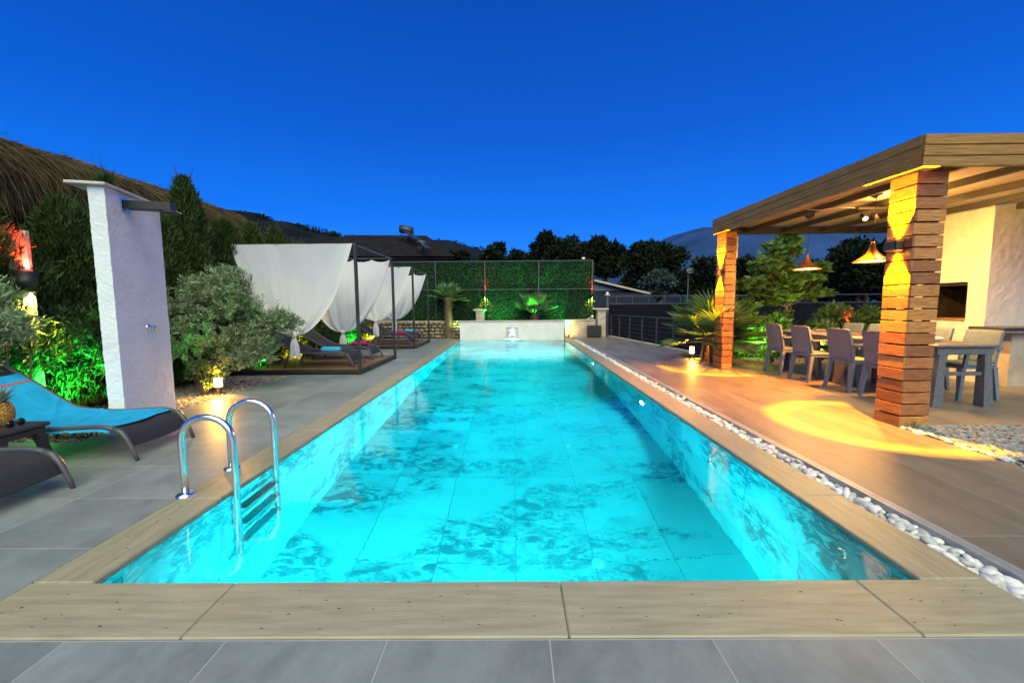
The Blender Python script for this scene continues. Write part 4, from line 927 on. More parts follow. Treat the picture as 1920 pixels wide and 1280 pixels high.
# light profile of a beam: bright rim, used inside the lamp's own emission
def beam_nodes(l, inner, rim, edge, core=.55, blind_x=False):
    l.use_nodes = True; t = l.node_tree; em = [n for n in t.nodes if n.type == 'EMISSION'][0]
    tcn = nd(t, 'ShaderNodeTexCoord'); s = nd(t, 'ShaderNodeSeparateXYZ'); t.links.new(tcn.outputs['Normal'], s.inputs[0])
    ab = nd(t, 'ShaderNodeMath', operation='ABSOLUTE'); t.links.new(s.outputs['Z'], ab.inputs[0])
    ac = nd(t, 'ShaderNodeMath', operation='ARCCOSINE'); t.links.new(ab.outputs[0], ac.inputs[0])
    mr = nd(t, 'ShaderNodeMapRange'); mr.inputs[1].default_value = 0; mr.inputs[2].default_value = R(edge); t.links.new(ac.outputs[0], mr.inputs[0])
    r = nd(t, 'ShaderNodeValToRGB'); e = r.color_ramp.elements
    e[0].position = 0; e[0].color = (core,)*3+(1,); e[1].position = 1; e[1].color = (0, 0, 0, 1)
    for p, v in ((inner, core*1.15), (rim, 1.0), (min(rim+.06, .97), .55)): q = e.new(p); q.color = (v, v, v, 1)
    t.links.new(mr.outputs[0], r.inputs[0]); t.links.new(r.outputs[0], em.inputs['Strength'])
WARM = (1.0, .37, .0)
def wall_lamp(x, y, z, half, label, pw):
    t = thing('wall_lamp', (x, y, z), label, 'lamp', 'up and down wall lamps on the pillars')
    b = MB(); b.box(x-.085, x-.004, y-half, y-half+.006, z-.04, z+.04); b.box(x-.085, x-.004, y+half-.006, y+half, z-.04, z+.04); b.box(x-.085, x-.079, y-half, y+half, z-.04, z+.04); b.box(x-.010, x-.002, y-half, y+half, z-.055, z+.055)
    b.build('housing', 'bronze', t)
    b = MB(); b.box(x-.078, x-.012, y-half+.008, y+half-.008, z-.006, z+.006); b.build('divider', 'bronze', t)
    b = MB(); b.box(x-.060, x-.030, y-.02, y+.02, z+.008, z+.020); b.box(x-.060, x-.030, y-.02, y+.02, z-.020, z-.008); b.build('bulb', 'lit_bulb', t)
    for s in (1, -1):
        l = light('lamp_light', 'SPOT', (x-.045, y, z+s*.032), pw, WARM, t, (-.02, 0, s), R(64), .12, .008)
        beam_nodes(l.data, .70, .87, 30.5, .30)
        light('lamp_glow', 'SPOT', (x-.045, y, z+s*.032), pw*.02, WARM, t, (.42, 0, s), R(70), .9, .01)
wall_lamp(3.702, 3.985, 1.735, .065, 'bronze wall lamp on the near slatted pillar', 1800)
wall_lamp(3.812, 7.58, 1.765, .065, 'bronze wall lamp on the far slatted pillar', 1350)

def pendant(x, y, z, m_, label, en):
    t = thing('pendant_lamp', (x, y, z), label, 'pendant lamp', 'pendant lamps over the dining table')
    b = MB(); b.lathe([(.195, 0), (.188, .012), (.15, .035), (.10, .07), (.06, .115), (.034, .165), (.022, .22), (.016, .25), (.0, .252)], (x, y, z), 32)
    b.lathe([(.192, .003), (.145, .035), (.095, .07), (.055, .115), (.03, .165)], (x, y, z-.001), 32); b.build('shade', m_, t)
    b = MB(); b.lathe([(.0, .012), (.150, .012), (.155, .016), (.150, .020), (0, .020)], (x, y, z), 24); b.build('diffuser', 'lit_warm', t)
    zc = 2.555+(y-3.8)*.02
    b = MB(); b.tube([(x, y, z+.25), (x, y, zc-.05)], .004, 6); b.build('cord', 'black', t)
    b = MB(); b.lathe([(0, -.08), (.02, -.078), (.06, -.05), (.068, -.02), (.068, .0)], (x, y, zc-.002), 20); b.build('ceiling_cup', 'dark_steel', t)
    light('lamp_light', 'POINT', (x, y, z-.03), en, (1, .52, .12), t, radius=.08)
pendant(4.70, 6.6, 1.735, 'copper', 'copper coloured pendant lamp hanging in front of the broadleaf tree', 90)
pendant(4.56, 5.25, 1.715, 'bronze', 'dark bronze pendant lamp just left of the near slatted pillar', 90)

t = thing('track_light', (4.72, 5.6, 2.5), 'black ceiling track light with one lit spot head', 'track light')
b = MB(); b.box(4.62, 5.18, 5.58, 5.62, 2.44, 2.47); b.build('track', 'black', t)
def head(x, y, z, d, lit):
    d = Vector(d).normalized(); p = Vector((x, y, z)); b = MB(); b.tube([p, p+d*.10], .034, 14); b.tube([p+Vector((0, 0, .07)), p+Vector((0,0,.0))], .008, 6); h = b.build('spot_head', 'black', t)
    if lit:
        b = MB(); b.tube([p+d*.101, p+d*.105], .028, 14); b.build('bulb', 'lit_warm', h)
head(4.70, 5.6, 2.37, (-.25, -.75, -.65), True); head(4.84, 5.6, 2.39, (.5, .1, -.6), False); head(5.05, 5.6, 2.39, (.8, -.3, -.6), False)
b = MB(); b.tube([(4.15, 5.9, 2.52), (4.3, 5.85, 2.49), (4.45, 5.7, 2.50), (4.62, 5.6, 2.46)], .006, 5); b.build('cable', 'white_plastic', t)
light('lamp_light', 'SPOT', (4.67, 5.50, 2.30), 1200, (1, .25, .0), t, (-.42, .1, -.9), R(104), .9, .05)
light('lamp_light', 'SPOT', (5.05, 5.55, 2.32), 320, (1, .55, .13), t, (.85, .22, -.45), R(110), .8, .05)
light('lamp_light', 'POINT', (4.9, 5.3, 2.30), 50, (1, .45, .08), t, radius=.06)

# ------------------------------------------------------------------ barbecue fireplace and counter
t = thing('barbecue_fireplace', (7.4, 6.5, 0), 'white plastered barbecue block with a dark fire opening', 'fireplace')
b = MB(); Y0, Y1 = 5.96, 7.35; X0, X1 = 6.88, 9.0
oy0, oy1, oz0, oz1 = 6.22, 6.95, .90, 1.50
rough_box(b, X0, X1, Y0, Y1, 0, oz0, .05, .0045); rough_box(b, X0, X1, Y0, Y1, oz1, 2.60, .05, .0045)
rough_box(b, X0, X1, Y0, oy0, oz0, oz1, .05, .0045); rough_box(b, X0, X1, oy1, Y1, oz0, oz1, .05, .0045)
b.build('plaster_body', 'plaster_rough', t)
b = MB(); b.box(X0+.06, X0+.9, oy0-.02, oy0+.03, oz0+.012, oz1-.015); b.box(X0+.06, X0+.9, oy1-.03, oy1+.02, oz0+.012, oz1-.015); b.box(X0+.75, X0+.9, oy0+.03, oy1-.03, oz0+.012, oz1-.015); b.box(X0+.06, X0+.75, oy0+.03, oy1-.03, oz1-.05, oz1-.015); b.build('firebox', 'soot', t)
b = MB(); b.box(X0+.07, X0+.75, oy0+.031, oy1-.031, oz0+.012, oz0+.04); b.build('hearth', 'firebrick', t)
b = MB()
for i in range(14): b.tube([(X0+.14+.012*i, oy0+.05+.01*i, oz0+.05), (X0+.16+.014*i, oy0+.07+.012*i, oz0+.30)], .006, 5)
b.build('skewer_rack', 'copper', t)
t = thing('kitchen_counter', (8, 5.75, 0), 'beige counter with dark granite top beside the barbecue block', 'counter')
b = MB(); rough_box(b, 6.98, 9.6, 5.70, 5.93, 0, .77, .08, .005); b.build('counter_wall', 'counter_wall', t)
b = MB(); b.box(6.62, 9.6, 5.50, 5.94, .80, .845, .008); b.build('counter_top', 'granite', t)
b = MB(); b.box(6.66, 9.6, 5.53, 5.93, .775, .797, .004); b.build('counter_trim', 'capstone', t)

# ------------------------------------------------------------------ dining furniture
def dining_table():
    t = thing('dining_table', (5.12, 5.9, 0), 'long dark grey resin dining table set with plates', 'table')
    b = MB(); b.box(4.77, 5.47, 4.55, 7.35, .685, .72, .012); b.build('tabletop', 'table_top', t)
    b = MB(); b.box(4.80, 5.44, 4.58, 4.61, .60, .684, .008); b.box(4.80, 5.44, 7.29, 7.32, .60, .684, .008); b.box(4.80, 4.83, 4.611, 7.289, .60, .684); b.box(5.41, 5.44, 4.611, 7.289, .60, .684); b.build('apron', 'table', t)
    for y in (4.62, 5.90, 5.98, 7.20):
        for x, s in ((4.86, -1), (5.37, 1)):
            b = MB(); b.beam((x, y, .62), (x+s*.035, y, 0), .075, .075, (0, 1, 0), .11, .11); b.build('leg', 'table', t)
    b = MB(); b.box(4.90, 5.34, 4.60, 4.64, .36, .40); b.build('stretcher', 'table', t)
dining_table()
def chair(lab):
    t = thing('dining_chair', (0, 0, 0), lab, 'chair', 'grey resin armchairs round the dining table')
    b = MB(); b.box(-.20, .24, -.215, .215, .415, .445, .014); b.box(-.19, .23, -.205, .205, .385, .414); b.build('seat', 'rattan', t)
    def back(side):
        def fn(u, v):
            yy = (u-.5)*(.42-.02*v); z = .44+.41*v; x = -.185-.055*v-.025*v*v-.018*(1-(2*u-1)**2)
            if v > .93: z -= .010*abs(2*u-1)**6
            return (x+side, yy, z)
        return fn
    b = MB(); b.grid(back(0), 10, 10); n0 = len(b.v); b.grid(back(.028), 10, 10); 
    m_ = 11
    rim = [i for i in range(m_)]+[i*m_+m_-1 for i in range(1, m_)]+[(m_-1)*m_+i for i in range(m_-2, -1, -1)]+[i*m_ for i in range(m_-2, 0, -1)]
    for a, c in zip(rim, rim[1:]+rim[:1]): b.f.append((a, c, n0+c, n0+a)); b.sm.append(False)
    b.build('backrest', 'rattan', t)
    for sx, sy in ((-.175, -.185), (-.175, .185), (.205, -.185), (.205, .185)):
        b = MB(); k = -1 if sx < 0 else 1; b.beam((sx, sy, .40), (sx+k*.045, sy+math.copysign(.025, sy), 0), .052, .052, (0, 1, 0), .034, .034); b.build('leg', 'rattan', t)
    for s in (-1, 1):
        b = MB(); b.beam((-.205, s*.215, .64), (.20, s*.225, .635), .045, .025); b.beam((.19, s*.222, .632), (.205, s*.205, .40), .04, .03, (0,1,0)); b.build('armrest', 'rattan', t)
    return t
proto = chair('grey resin armchair farthest left on the pool side of the table')
proto.location = (4.655, 6.92, 0)
for x, y, a, lab in ((4.66, 6.28, 0, 'grey resin armchair second from the left on the pool side of the table'), (4.68, 5.56, 0, 'grey resin armchair third from the left on the pool side of the table'),
                     (4.69, 4.98, 0, 'grey resin armchair half hidden behind the near slatted pillar'), (5.70, 7.12, math.pi, 'leftmost grey armchair on the far side of the table'),
                     (5.72, 6.62, math.pi, 'second grey armchair on the far side of the table'), (5.72, 5.72, math.pi, 'grey armchair on the far side just right of the near pillar'), (5.66, 5.10, math.pi, 'grey armchair on the far side at the near end of the table')):
    dup(proto, (x, y, 0), a, lab)
def plate(x, y, lab, bowl=False):
    t = thing('bowl' if bowl else 'plate', (x, y, .721), lab, 'bowl' if bowl else 'plate', 'tableware laid on the dining table'); b = MB()
    if bowl: b.lathe([(0, .003), (.03, .003), (.05, .02), (.075, .05), (.071, .05), (.045, .018), (0, .009)], (x, y, .721), 24)
    else: b.lathe([(0, .001), (.07, .001), (.115, .014), (.113, .018), (.07, .006), (0, .006)], (x, y, .721), 28)
    b.build('dish', 'plate', t)
for x, y, lab in ((4.93, 6.90, 'white plate before the farthest left chair'), (4.93, 6.25, 'white plate before the second pool side chair'), (4.93, 5.55, 'white plate before the third pool side chair'),
                  (5.33, 7.05, 'white plate before the leftmost far side chair'), (5.33, 6.60, 'white plate before the second far side chair'), (5.33, 5.70, 'white plate before the third far side chair'), (5.0, 4.98, 'white plate to the right of the near pillar')): plate(x, y, lab)
plate(5.12, 4.93, 'white bowl at the near end of the dining table', True)
t = thing('serving_tray', (5.13, 6.2, .721), 'wooden serving tray in the middle of the table', 'tray')
b = MB(); b.box(5.03, 5.23, 5.95, 6.45, .721, .74, .006); b.build('tray', 'deck_wood', t)

# ================================================================== GARDEN LAMPS
def bollard(x, y, h, lab, en, z0=0):
    t = thing('bollard_lamp', (x, y, z0), lab, 'lamp', 'low bollard lamps')
    b = MB(); b.box(x-.055, x+.055, y-.055, y+.055, z0, z0+.012, .003); b.lathe([(0, .10), (.036, .10), (.034, .012), (.034, .0)], (x, y, z0+.01), 16); b.build('base', 'side_table', t)
    b = MB(); b.lathe([(0, h-.02), (.048, h-.02), (.048, .112), (0, .112)], (x, y, z0), 20); b.build('shade', 'lit_bollard', t)
    b = MB(); b.lathe([(0, h), (.052, h-.004), (.052, h-.019), (0, h-.019)], (x, y, z0), 20); b.build('cap', 'lamp_white', t)
    light('lamp_light', 'POINT', (x, y-.0, z0+h+.06), en*.25, (1, .45, .05), t, radius=.04)
    light('lamp_light', 'SPOT', (x+.01, y-.06, z0+.20), en*1.6, (1, .45, .05), t, (0, -.6, -.5), R(165), .6, .04)
bollard(-4.10, 5.52, .25, 'glowing bollard lamp beside the olive tree on the left', 34)
bollard(3.94, 8.95, .26, 'glowing bollard lamp beside the large fan palm', 20)

def spike_spot(x, y, z, aim, col, en, lab, ang=80, vis=True):
    t = thing('garden_spot', (x, y, z), lab, 'spotlight', 'coloured garden spotlights'); d = Vector(aim).normalized(); p = Vector((x, y, z+.08))
    b = MB(); b.tube([p-d*.05, p+d*.05], [.03, .042], 12); b.build('head', 'black', t)
    b = MB(); b.tube([(x, y, z), (x, y, z+.06)], .008, 6); b.build('spike', 'black', t)
    light('lamp_light', 'SPOT', p+d*.06, en*2.4, col, t, aim, R(ang), .8, .03)
GREEN = (.02, 1, .08); YEL = (1, .62, .05); REDC = (1, .02, .01)
spike_spot(-4.75, 3.95, -.02, (-.25, .55, .75), GREEN, 90, 'green garden spotlight under the young tree', 110)
spike_spot(-4.80, 3.75, -.02, (-.5, .35, .7), GREEN, 45, 'green garden spotlight under the left shrub', 100)
spike_spot(-4.55, 7.4, -.02, (-.5, .2, .6), GREEN, 45, 'green garden spotlight behind the near lounger of the first canopy bed', 110)
spike_spot(-4.60, 8.6, -.02, (-.4, .3, .5), YEL, 55, 'yellow garden spotlight behind the first canopy bed', 130)
spike_spot(-4.55, 11.7, -.02, (-.5, .2, .6), GREEN, 60, 'green garden spotlight behind the farther canopy bed', 110)
spike_spot(-4.55, 13.1, -.02, (-.4, .3, .5), YEL, 60, 'yellow garden spotlight at the end of the farther canopy bed', 130)
spike_spot(.62, 14.55, .67, (.15, .35, .9), (.1, 1, .05), 60, 'green spotlight on the fountain wall under the small palm', 95)
spike_spot(-.45, 14.85, .1, (-.05, .32, 1), (.03, 1, .2), 62, 'green spotlight washing the left middle of the hedge screen', 110)
spike_spot(1.8, 14.85, .1, (.05, .32, 1), (.03, 1, .25), 50, 'green spotlight washing the right part of the hedge screen', 115)
spike_spot(-2.0, 14.75, -.0, (-.3, .25, 1), (.5, 1, .25), 22, 'pale green spotlight under the tall trunked palm', 80)
spike_spot(2.0, 14.75, 0, (.2, .8, .45), (1, .5, .1), 9, 'orange spotlight before the low stone wall', 120)
spike_spot(6.35, 8.35, 0, (.0, .8, .8), (1, .75, .1), 90, 'yellow spotlight below the broadleaf tree trunk', 100)
spike_spot(5.2, 8.15, 0, (-.05, .8, .7), (.45, 1, .15), 34, 'pale green spotlight before the dense bush', 130)

def updown(x, y, z, r, h, lab, e, post=True, wall=(0, 1, 0)):
    t = thing('garden_lamp', (x, y, z), lab, 'lamp', 'red and yellow two way lamps')
    b = MB(); b.lathe([(0, h/2-.01), (r*.8, h/2-.01), (r, h/2), (r, -h/2), (r*.8, -h/2+.01), (0, -h/2+.01)], (x, y, z), 18); b.build('housing', 'black', t)
    b = MB(); b.lathe([(0, h/2-.004), (r*.75, h/2-.006)], (x, y, z), 16); b.build('red_lens', 'lit_red', t)
    b = MB(); b.lathe([(0, -h/2+.004), (r*.75, -h/2+.006)], (x, y, z), 16); b.build('white_lens', 'lit_shade', t)
    light('lamp_light', 'SPOT', (x, y, z+h/2+.01), e*5, REDC, t, (wall[0]*.35, wall[1]*.35, 1), R(56), .25, .02)
    light('lamp_light', 'SPOT', (x, y, z-h/2-.01), e*4, (1, .8, .08), t, (wall[0]*.5, wall[1]*.5, -1), R(80), .4, .02)
    if post: b = MB(); wd = .20 if r > .06 else .05; b.beam((x+wall[0]*.12, y+wall[1]*.12, -.02), (x+wall[0]*.12, y+wall[1]*.12, z+h*.5+(.40 if r > .06 else 0)), wd, .03, (0, 1, 0)); b.build('post', 'column' if r > .06 else 'rail_steel', t)
updown(-4.80, 4.02, 1.47, .075, .20, 'two way lamp shining red up and yellow down in the left hedge', 60, True, (-.8, .3, 0))
updown(-1.085, 15.38, 1.62, .06, .16, 'two way lamp on the hedge screen post left of the fountain', 16, False)
updown(2.95, 15.38, 1.60, .06, .16, 'two way lamp on the hedge screen post beside the gable house', 16, False)
updown(7.35, 8.95, .66, .045, .12, 'small two way lamp glowing red in the bush behind the dining table', 10, True, (.0, .8, 0))

# ================================================================== SHOWER
def shower():
    t = thing('outdoor_shower', (-3.85, 4.15, 0), 'white plastered outdoor shower wall with cap slab and dark rain arm', 'shower')
    A = Vector((-3.70, 3.76, 0)); Bp = Vector((-3.93, 4.60, 0)); d = (Bp-A).normalized(); n = Vector((d.y, -d.x, 0)); L = (Bp-A).length; th_ = .125
    ang = math.atan2(d.y, d.x)
    def place(mb):   # local frame: u along wall, v depth (away from the pool), z up
        mb.v = [tuple(A+d*v[0]-n*v[1]+Vector((0, 0, v[2]))) for v in mb.v]; return mb
    b = MB(); rough_box(b, 0, L, 0, th_, 0, 2.30, .018, .0038); place(b).build('wall', 'plaster', t)
    b = MB(); b.box(-.05, L+.03, -.035, th_+.14, 2.303, 2.328, .004); b.box(L-.20, L+.09, -.17, -.04, 2.262, 2.276, .003); place(b).build('cap_slab', 'capstone', t)
    b = MB(); b.box(.20, .33, -.012, 0.004, 2.13, 2.26, .003); place(b).build('arm_plate', 'chrome', t)
    b = MB(); b.box(.215, .315, -.40, -.013, 2.155, 2.235, .004); place(b).build('arm', 'dark_steel', t)
    b = MB(); b.box(.20, .33, -.43, -.34, 2.135, 2.154, .004); place(b).build('shower_head', 'dark_steel', t)
    b = MB(); b.box(.30, .33, -.006, 0.002, 1, 1.001)
    b = MB(); b.lathe([(0, -.03), (.022, -.03), (.026, -.015), (.034, -.008), (.034, .004)], (0, 0, 0), 18, 'y'); b.v = [(v[0]+.46, v[1]-.002, v[2]+1.00) for v in b.v]; place(b); k = b.build('mixer_valve', 'chrome', t)
    b = MB(); b.box(.485, .56, -.032, -.022, .995, 1.007); b.box(.515, .525, -.036, -.022, .975, 1.03); place(b).build('handle', 'chrome', k)
shower()

# ================================================================== POOL LADDER
def ladder():
    t = thing('pool_ladder', (-2.0, 2.7, 0), 'stainless steel pool ladder with three submerged steps', 'ladder')
    for y in (2.50, 2.93):
        x0, x1 = -2.12, -1.79; r = (x1-x0)/2; zc = .36; pts = [(x0, y, .004), (x0, y, .15), (x0, y, zc-.05)]
        for i in range(13): a = math.pi-math.pi*i/12; pts.append(((x0+x1)/2+r*math.cos(a), y, zc+.92*r*math.sin(a)))
        pts += [(x1, y, zc-.1), (x1, y, 0), (x1, y, -.4), (x1, y, -.82)]
        for i in range(1, 7): a = math.pi/2*i/6; pts.append((x1-.07*(1-math.cos(a)), y, -.82-.07*math.sin(a)))
        b = MB(); b.tube(pts, .0205, 16); b.build('rail', 'chrome', t)
        b = MB(); b.lathe([(.0, .022), (.022, .022), (.03, .016), (.052, .008), (.055, 0)], (x0, y, .004), 24); b.build('flange', 'chrome', t)
    for z in (-.22, -.46, -.70):
        b = MB(); b.box(-1.825, -1.755, 2.521, 2.909, z-.012, z+.012, .004); st = b.build('step', 'step_plastic', t)
        b = MB(); b.box(-1.755, -1.752, 2.521, 2.909, z-.012, z+.010); b.build('step_edge', 'chrome', st)
ladder()

# underwater lights
def pool_light(x, y, z, nrm, lab, en, size=162):
    t = thing('pool_light', (x, y, z), lab, 'pool light', 'underwater pool lights'); n = Vector(nrm); ax = 'x' if abs(n.x) > .5 else 'y'; s = n.x if ax == 'x' else n.y
    def tr(pr): return [(r_, s*d_) for r_, d_ in pr]
    b = MB(); b.lathe(tr([(.078, .014), (.090, .022), (.112, .018), (.118, 0)]), (x, y, z), 28, ax); b.build('ring', 'chrome', t)
    b = MB(); b.lathe(tr([(0, .024), (.06, .022), (.10, .019)]), (x, y, z), 28, ax); b.build('lens', 'lit_pool', t)
    p = Vector((x, y, z))+n*.06
    light('lamp_light', 'SPOT', p, en, (.0, .86, 1.0), t, tuple(n+Vector((0, 0, -.12))), R(size), .5, .06)
for yy_, lab in ((2.6, 'pool light in the right wall nearest to the camera'), (5.45, 'bright pool light in the right wall abreast of the near pillar'), (8.9, 'pool light in the right wall abreast of the far pillar'), (12.0, 'pool light in the right wall nearest to the fountain')):
    if yy_ > 3: pool_light(PX1, yy_, -.50, (-1, 0, 0), lab, 480)
pool_light(-.95, PY0, -.75, (0, 1, 0), 'added unseen pool light in the left half of the near end wall', 150, 165)  # this lamp and the next are unseen, added to light near water evenly
pool_light(.45, PY0, -.85, (0, 1, 0), 'added unseen pool light in the right half of the near end wall', 135, 165)
pool_light(-.05, PY1, -.12, (0, -1, 0), 'pool light under the fountain spout in the far end wall', 420)
# floor nozzles
for i, (x, y, w_) in enumerate([(x, y, (s, q)) for q, y in (('nearest', 3.0), ('second', 4.9), ('third', 7.2)) for s, x in (('left', -.75), ('right', .65))]):
    t = thing('floor_nozzle', (x, y, PD), '%s round inlet nozzle on the pool floor, %s from the camera' % (w_[0], w_[1]), 'nozzle', 'round inlet nozzles on the pool floor')
    b = MB(); b.lathe([(0, .012), (.03, .012), (.045, .006), (.05, .0)], (x, y, PD+.001), 18); b.build('cover', 'white_plastic', t)

# ================================================================== LOUNGERS
def prof(s):
    """side profile of the sling: s=0 foot apron end ... s=1 head; returns (x toward the head, z)"""
    P = [(.0, .115), (.035, .20), (.10, .250), (.20, .272), (.34, .268), (.55, .258), (.75, .262), (.95, .285), (1.06, .325), (1.22, .425), (1.42, .56), (1.62, .68), (1.74, .74)]
    k = s*(len(P)-1); i = min(int(k), len(P)-2); f = k-i
    q = lambda j: P[max(0, min(len(P)-1, j))]
    def cr(a, b_, c, d): return .5*((2*b_)+(-a+c)*f+(2*a-5*b_+4*c-d)*f*f+(-a+3*b_-3*c+d)*f**3)
    return tuple(cr(q(i-1)[k_], q(i)[k_], q(i+1)[k_], q(i+2)[k_]) for k_ in (0, 1))
def lounger(lab, w_=.56, group='dark sling sun loungers'):
    """foot at the origin pointing +x, head toward -x, centred on y"""
    t = thing('sun_lounger', (0, 0, 0), lab, 'sun lounger', group)
    def srf(dz, s0=0, s1=1, ww=w_): return lambda u, v: (-prof(s0+(s1-s0)*v)[0], (u-.5)*ww, prof(s0+(s1-s0)*v)[1]+dz-.012*(1-(2*u-1)**2))
    b = MB(); b.grid(srf(0), 8, 60); b.grid(srf(-.008), 8, 60); b.build('sling', 'sling', t)
    for s in (-1, 1):
        b = MB(); b.tube([(-prof(v/40)[0], s*w_/2, prof(v/40)[1]) for v in range(4, 41)], .019, 8); b.build('side_rail', 'lframe', t)
        b = MB(); p = prof(.06); b.tube([(-.11, s*w_/2, .252), (-.05, s*w_/2, .235), (-.005, s*w_/2, .175), (.045, s*w_/2, .06), (.062, s*w_/2, .0)], [.020, .021, .019, .015, .014], 8); b.build('leg', 'lframe', t)
        b = MB(); b.tube([(-1.10, s*w_/2, .33), (-1.14, s*w_/2, .18), (-1.22, s*w_/2, 0)], [.018, .017, .014], 8); b.build('leg', 'lframe', t)
    b = MB(); b.tube([(-.62, -w_/2, .245), (-.62, w_/2, .245)], .012, 6); b.tube([(-1.12, -w_/2, .25), (-1.12, w_/2, .25)], .012, 6); b.tube([(-1.60, -w_/2, .66), (-1.60, w_/2, .66)], .012, 6); b.build('cross_bar', 'lframe', t)
    return t
L0 = lounger('dark sling lounger covered by a bright blue towel in the left foreground')
L0.location = (-3.05, 3.38, 0)
dup(L0, (-3.03, 2.33, 0), 0, 'dark sling lounger cut by the left edge, only its foot end showing')
# blue towel spread over the first lounger
t = thing('blue_towel', (-3.05, 3.38, .27), 'bright blue towel spread over the foreground lounger', 'towel')
def tw(u, v):
    s = .185+(.86-.185)*v; x, z = prof(s); yy_ = (u-.5)*.60; ed = max(0, abs(u-.5)*2-.93)/.07
    z2 = z+.010-.012*(1-(2*u-1)**2)-.05*ed**1.0+.006*nvec(x*3, yy_*3, 1, 1.7)+.004*abs(math.sin(x*9+yy_*2.5))
    fold = .010*math.exp(-((x-.62-yy_*.5)/.02)**2)+.010*math.exp(-((x-1.12+yy_*.25)/.025)**2)+.008*math.exp(-((x-.9-yy_*.9)/.02)**2)
    x2 = x+(.03*nvec(yy_*4, 3, 0, 1.5) if v < .01 else 0)
    return (-3.05-x2, 3.38+yy_, z2+fold+.004)
b = MB(); b.grid(tw, 30, 110); b.build('cloth', 'towel_blue', t)
b = MB(); b.grid(lambda u, v: tuple(Vector(tw(u, .93+.012*v))+Vector((0, 0, .003))), 30, 2); b.build('red_stripe', 'red_thread', t)

# side table with pineapple and sunglasses
t = thing('side_table', (-3.75, 2.86, 0), 'small dark side table between the two foreground loungers', 'side table')
b = MB(); b.box(-4.12, -3.56, 2.70, 3.03, .315, .345, .008); b.build('tabletop', 'side_table', t)
b = MB(); b.box(-4.10, -3.58, 2.72, 3.01, .265, .314, .006); b.build('apron', 'side_table', t)
for sx, sy in ((-4.07, 2.75), (-4.07, 2.98), (-3.61, 2.75), (-3.61, 2.98)):
    b = MB(); kx = 1 if sx > -3.8 else -1; ky = 1 if sy > 2.9 else -1; b.beam((sx, sy, .265), (sx+kx*.045, sy+ky*.03, 0), .055, .05, (0, 1, 0), .038, .036); b.build('leg', 'side_table', t)
t = thing('pineapple', (-3.80, 2.92, .345), 'ripe pineapple with grey green leaves standing on the side table', 'pineapple')
b = MB(); rr = random.Random(3); c = (-3.80, 2.92, .345+.085)
b.lathe([(.0, -.085), (.045, -.083), (.062, -.05), (.066, 0), (.060, .045), (.042, .078), (.0, .09)], c, 24)
for i in range(14):
    z = -.07+.145*i/13; rad = .066*math.sqrt(max(.05, 1-(z/.105)**2))
    for k in range(13):
        a = (k+.5*(i % 2))*6.2832/13; p = Vector((c[0]+rad*math.cos(a), c[1]+rad*math.sin(a), c[2]+z)); nn = Vector((math.cos(a), math.sin(a), 0)); s_ = Vector((-math.sin(a), math.cos(a), 0)); q = .0145
        b.add([p+s_*q, p+Vector((0,0,q*.8)), p-s_*q, p-Vector((0,0,q*.8)), p+nn*.009+Vector((0, 0, .004))], [(0,1,4), (1,2,4), (2,3,4), (3,0,4)])
b.build('fruit', 'pine_skin', t)
b = MB()
for i in range(46):
    a = i*2.4; el = .35+1.15*(i/46); L_ = .085+.05*math.sin(i/46*3.0); d = Vector((math.cos(a)*math.cos(el), math.sin(a)*math.cos(el), math.sin(el))); p = Vector((c[0]+.018*math.cos(a), c[1]+.018*math.sin(a), c[2]+.08+.02*i/46)); s_ = Vector((-math.sin(a), math.cos(a), 0))
    m_ = p+d*L_*.55; tp = p+d*L_+Vector((0, 0, -.012*math.cos(el)))+Vector((math.cos(a), math.sin(a), 0))*.012
    b.add([p-s_*.009, p+s_*.009, m_+s_*.008+Vector((0,0,.002)), tp, m_-s_*.008+Vector((0,0,.002))], [(0,1,2,4), (4,2,3)])
b.build('leaf_crown', 'pine_leaf', t)
t = thing('sunglasses', (-3.66, 2.88, .346), 'black sunglasses lying on the side table beside the pineapple', 'sunglasses')
for yy_ in (2.855, 2.92):
    b = MB(); b.lathe([(0, .004), (.022, .003), (.028, 0), (.022, -.003), (0, -.004)], (-3.655, yy_, .372), 16, 'x'); b.build('lens', 'glass_black', t)
b = MB(); b.tube([(-3.655, 2.875, .378), (-3.652, 2.888, .382), (-3.655, 2.90, .378)], .003, 6)
for yy_ in (2.828, 2.948): b.tube([(-3.655, yy_, .378), (-3.72, yy_, .376), (-3.775, yy_, .349)], .003, 6)
b.build('frame', 'black', t)

# ================================================================== CANOPY BEDS (pavilions)
def canopy(x0, x1, y0, y1, zt, lab):
    t = thing('canopy_bed', ((x0+x1)/2, (y0+y1)/2, 0), lab, 'pavilion', 'canopy frames with wooden decks')
    for x in (x0, x1):
        for y in (y0, y1):
            b = MB(); b.box(x-.025, x+.025, y-.025, y+.025, 0, zt-.031, .003); b.build('post', 'dark_steel', t)
    for a, c in (((x0-.025, y0, zt), (x1+.025, y0, zt)), ((x0-.025, y1, zt), (x1+.025, y1, zt)), ((x0, y0+.026, zt), (x0, y1-.026, zt)), ((x1, y0+.026, zt), (x1, y1-.026, zt))):
        b = MB(); b.beam((a[0], a[1], a[2]-.015), (c[0], c[1], c[2]-.015), .045, .03); b.build('top_rail', 'dark_steel', t)
    b = MB(); b.box(x0+.026, x1-.026, y0-.02, y0+.02, .02, .085, .003); b.box(x0+.026, x1-.026, y1-.02, y1+.02, .02, .085, .003); b.box(x0-.02, x0+.02, y0+.026, y1-.026, .02, .085, .003); b.box(x1-.02, x1+.02, y0+.026, y1-.026, .02, .085, .003); b.build('base_frame', 'dark_steel', t)
    b = MB(); y = y0+.025
    while y < y1-.1: b.box(x0+.025, x1-.025, y, y+.088, .05, .092, .003); y += .094
    b.build('deck_boards', 'deck_wood', t)
    return t
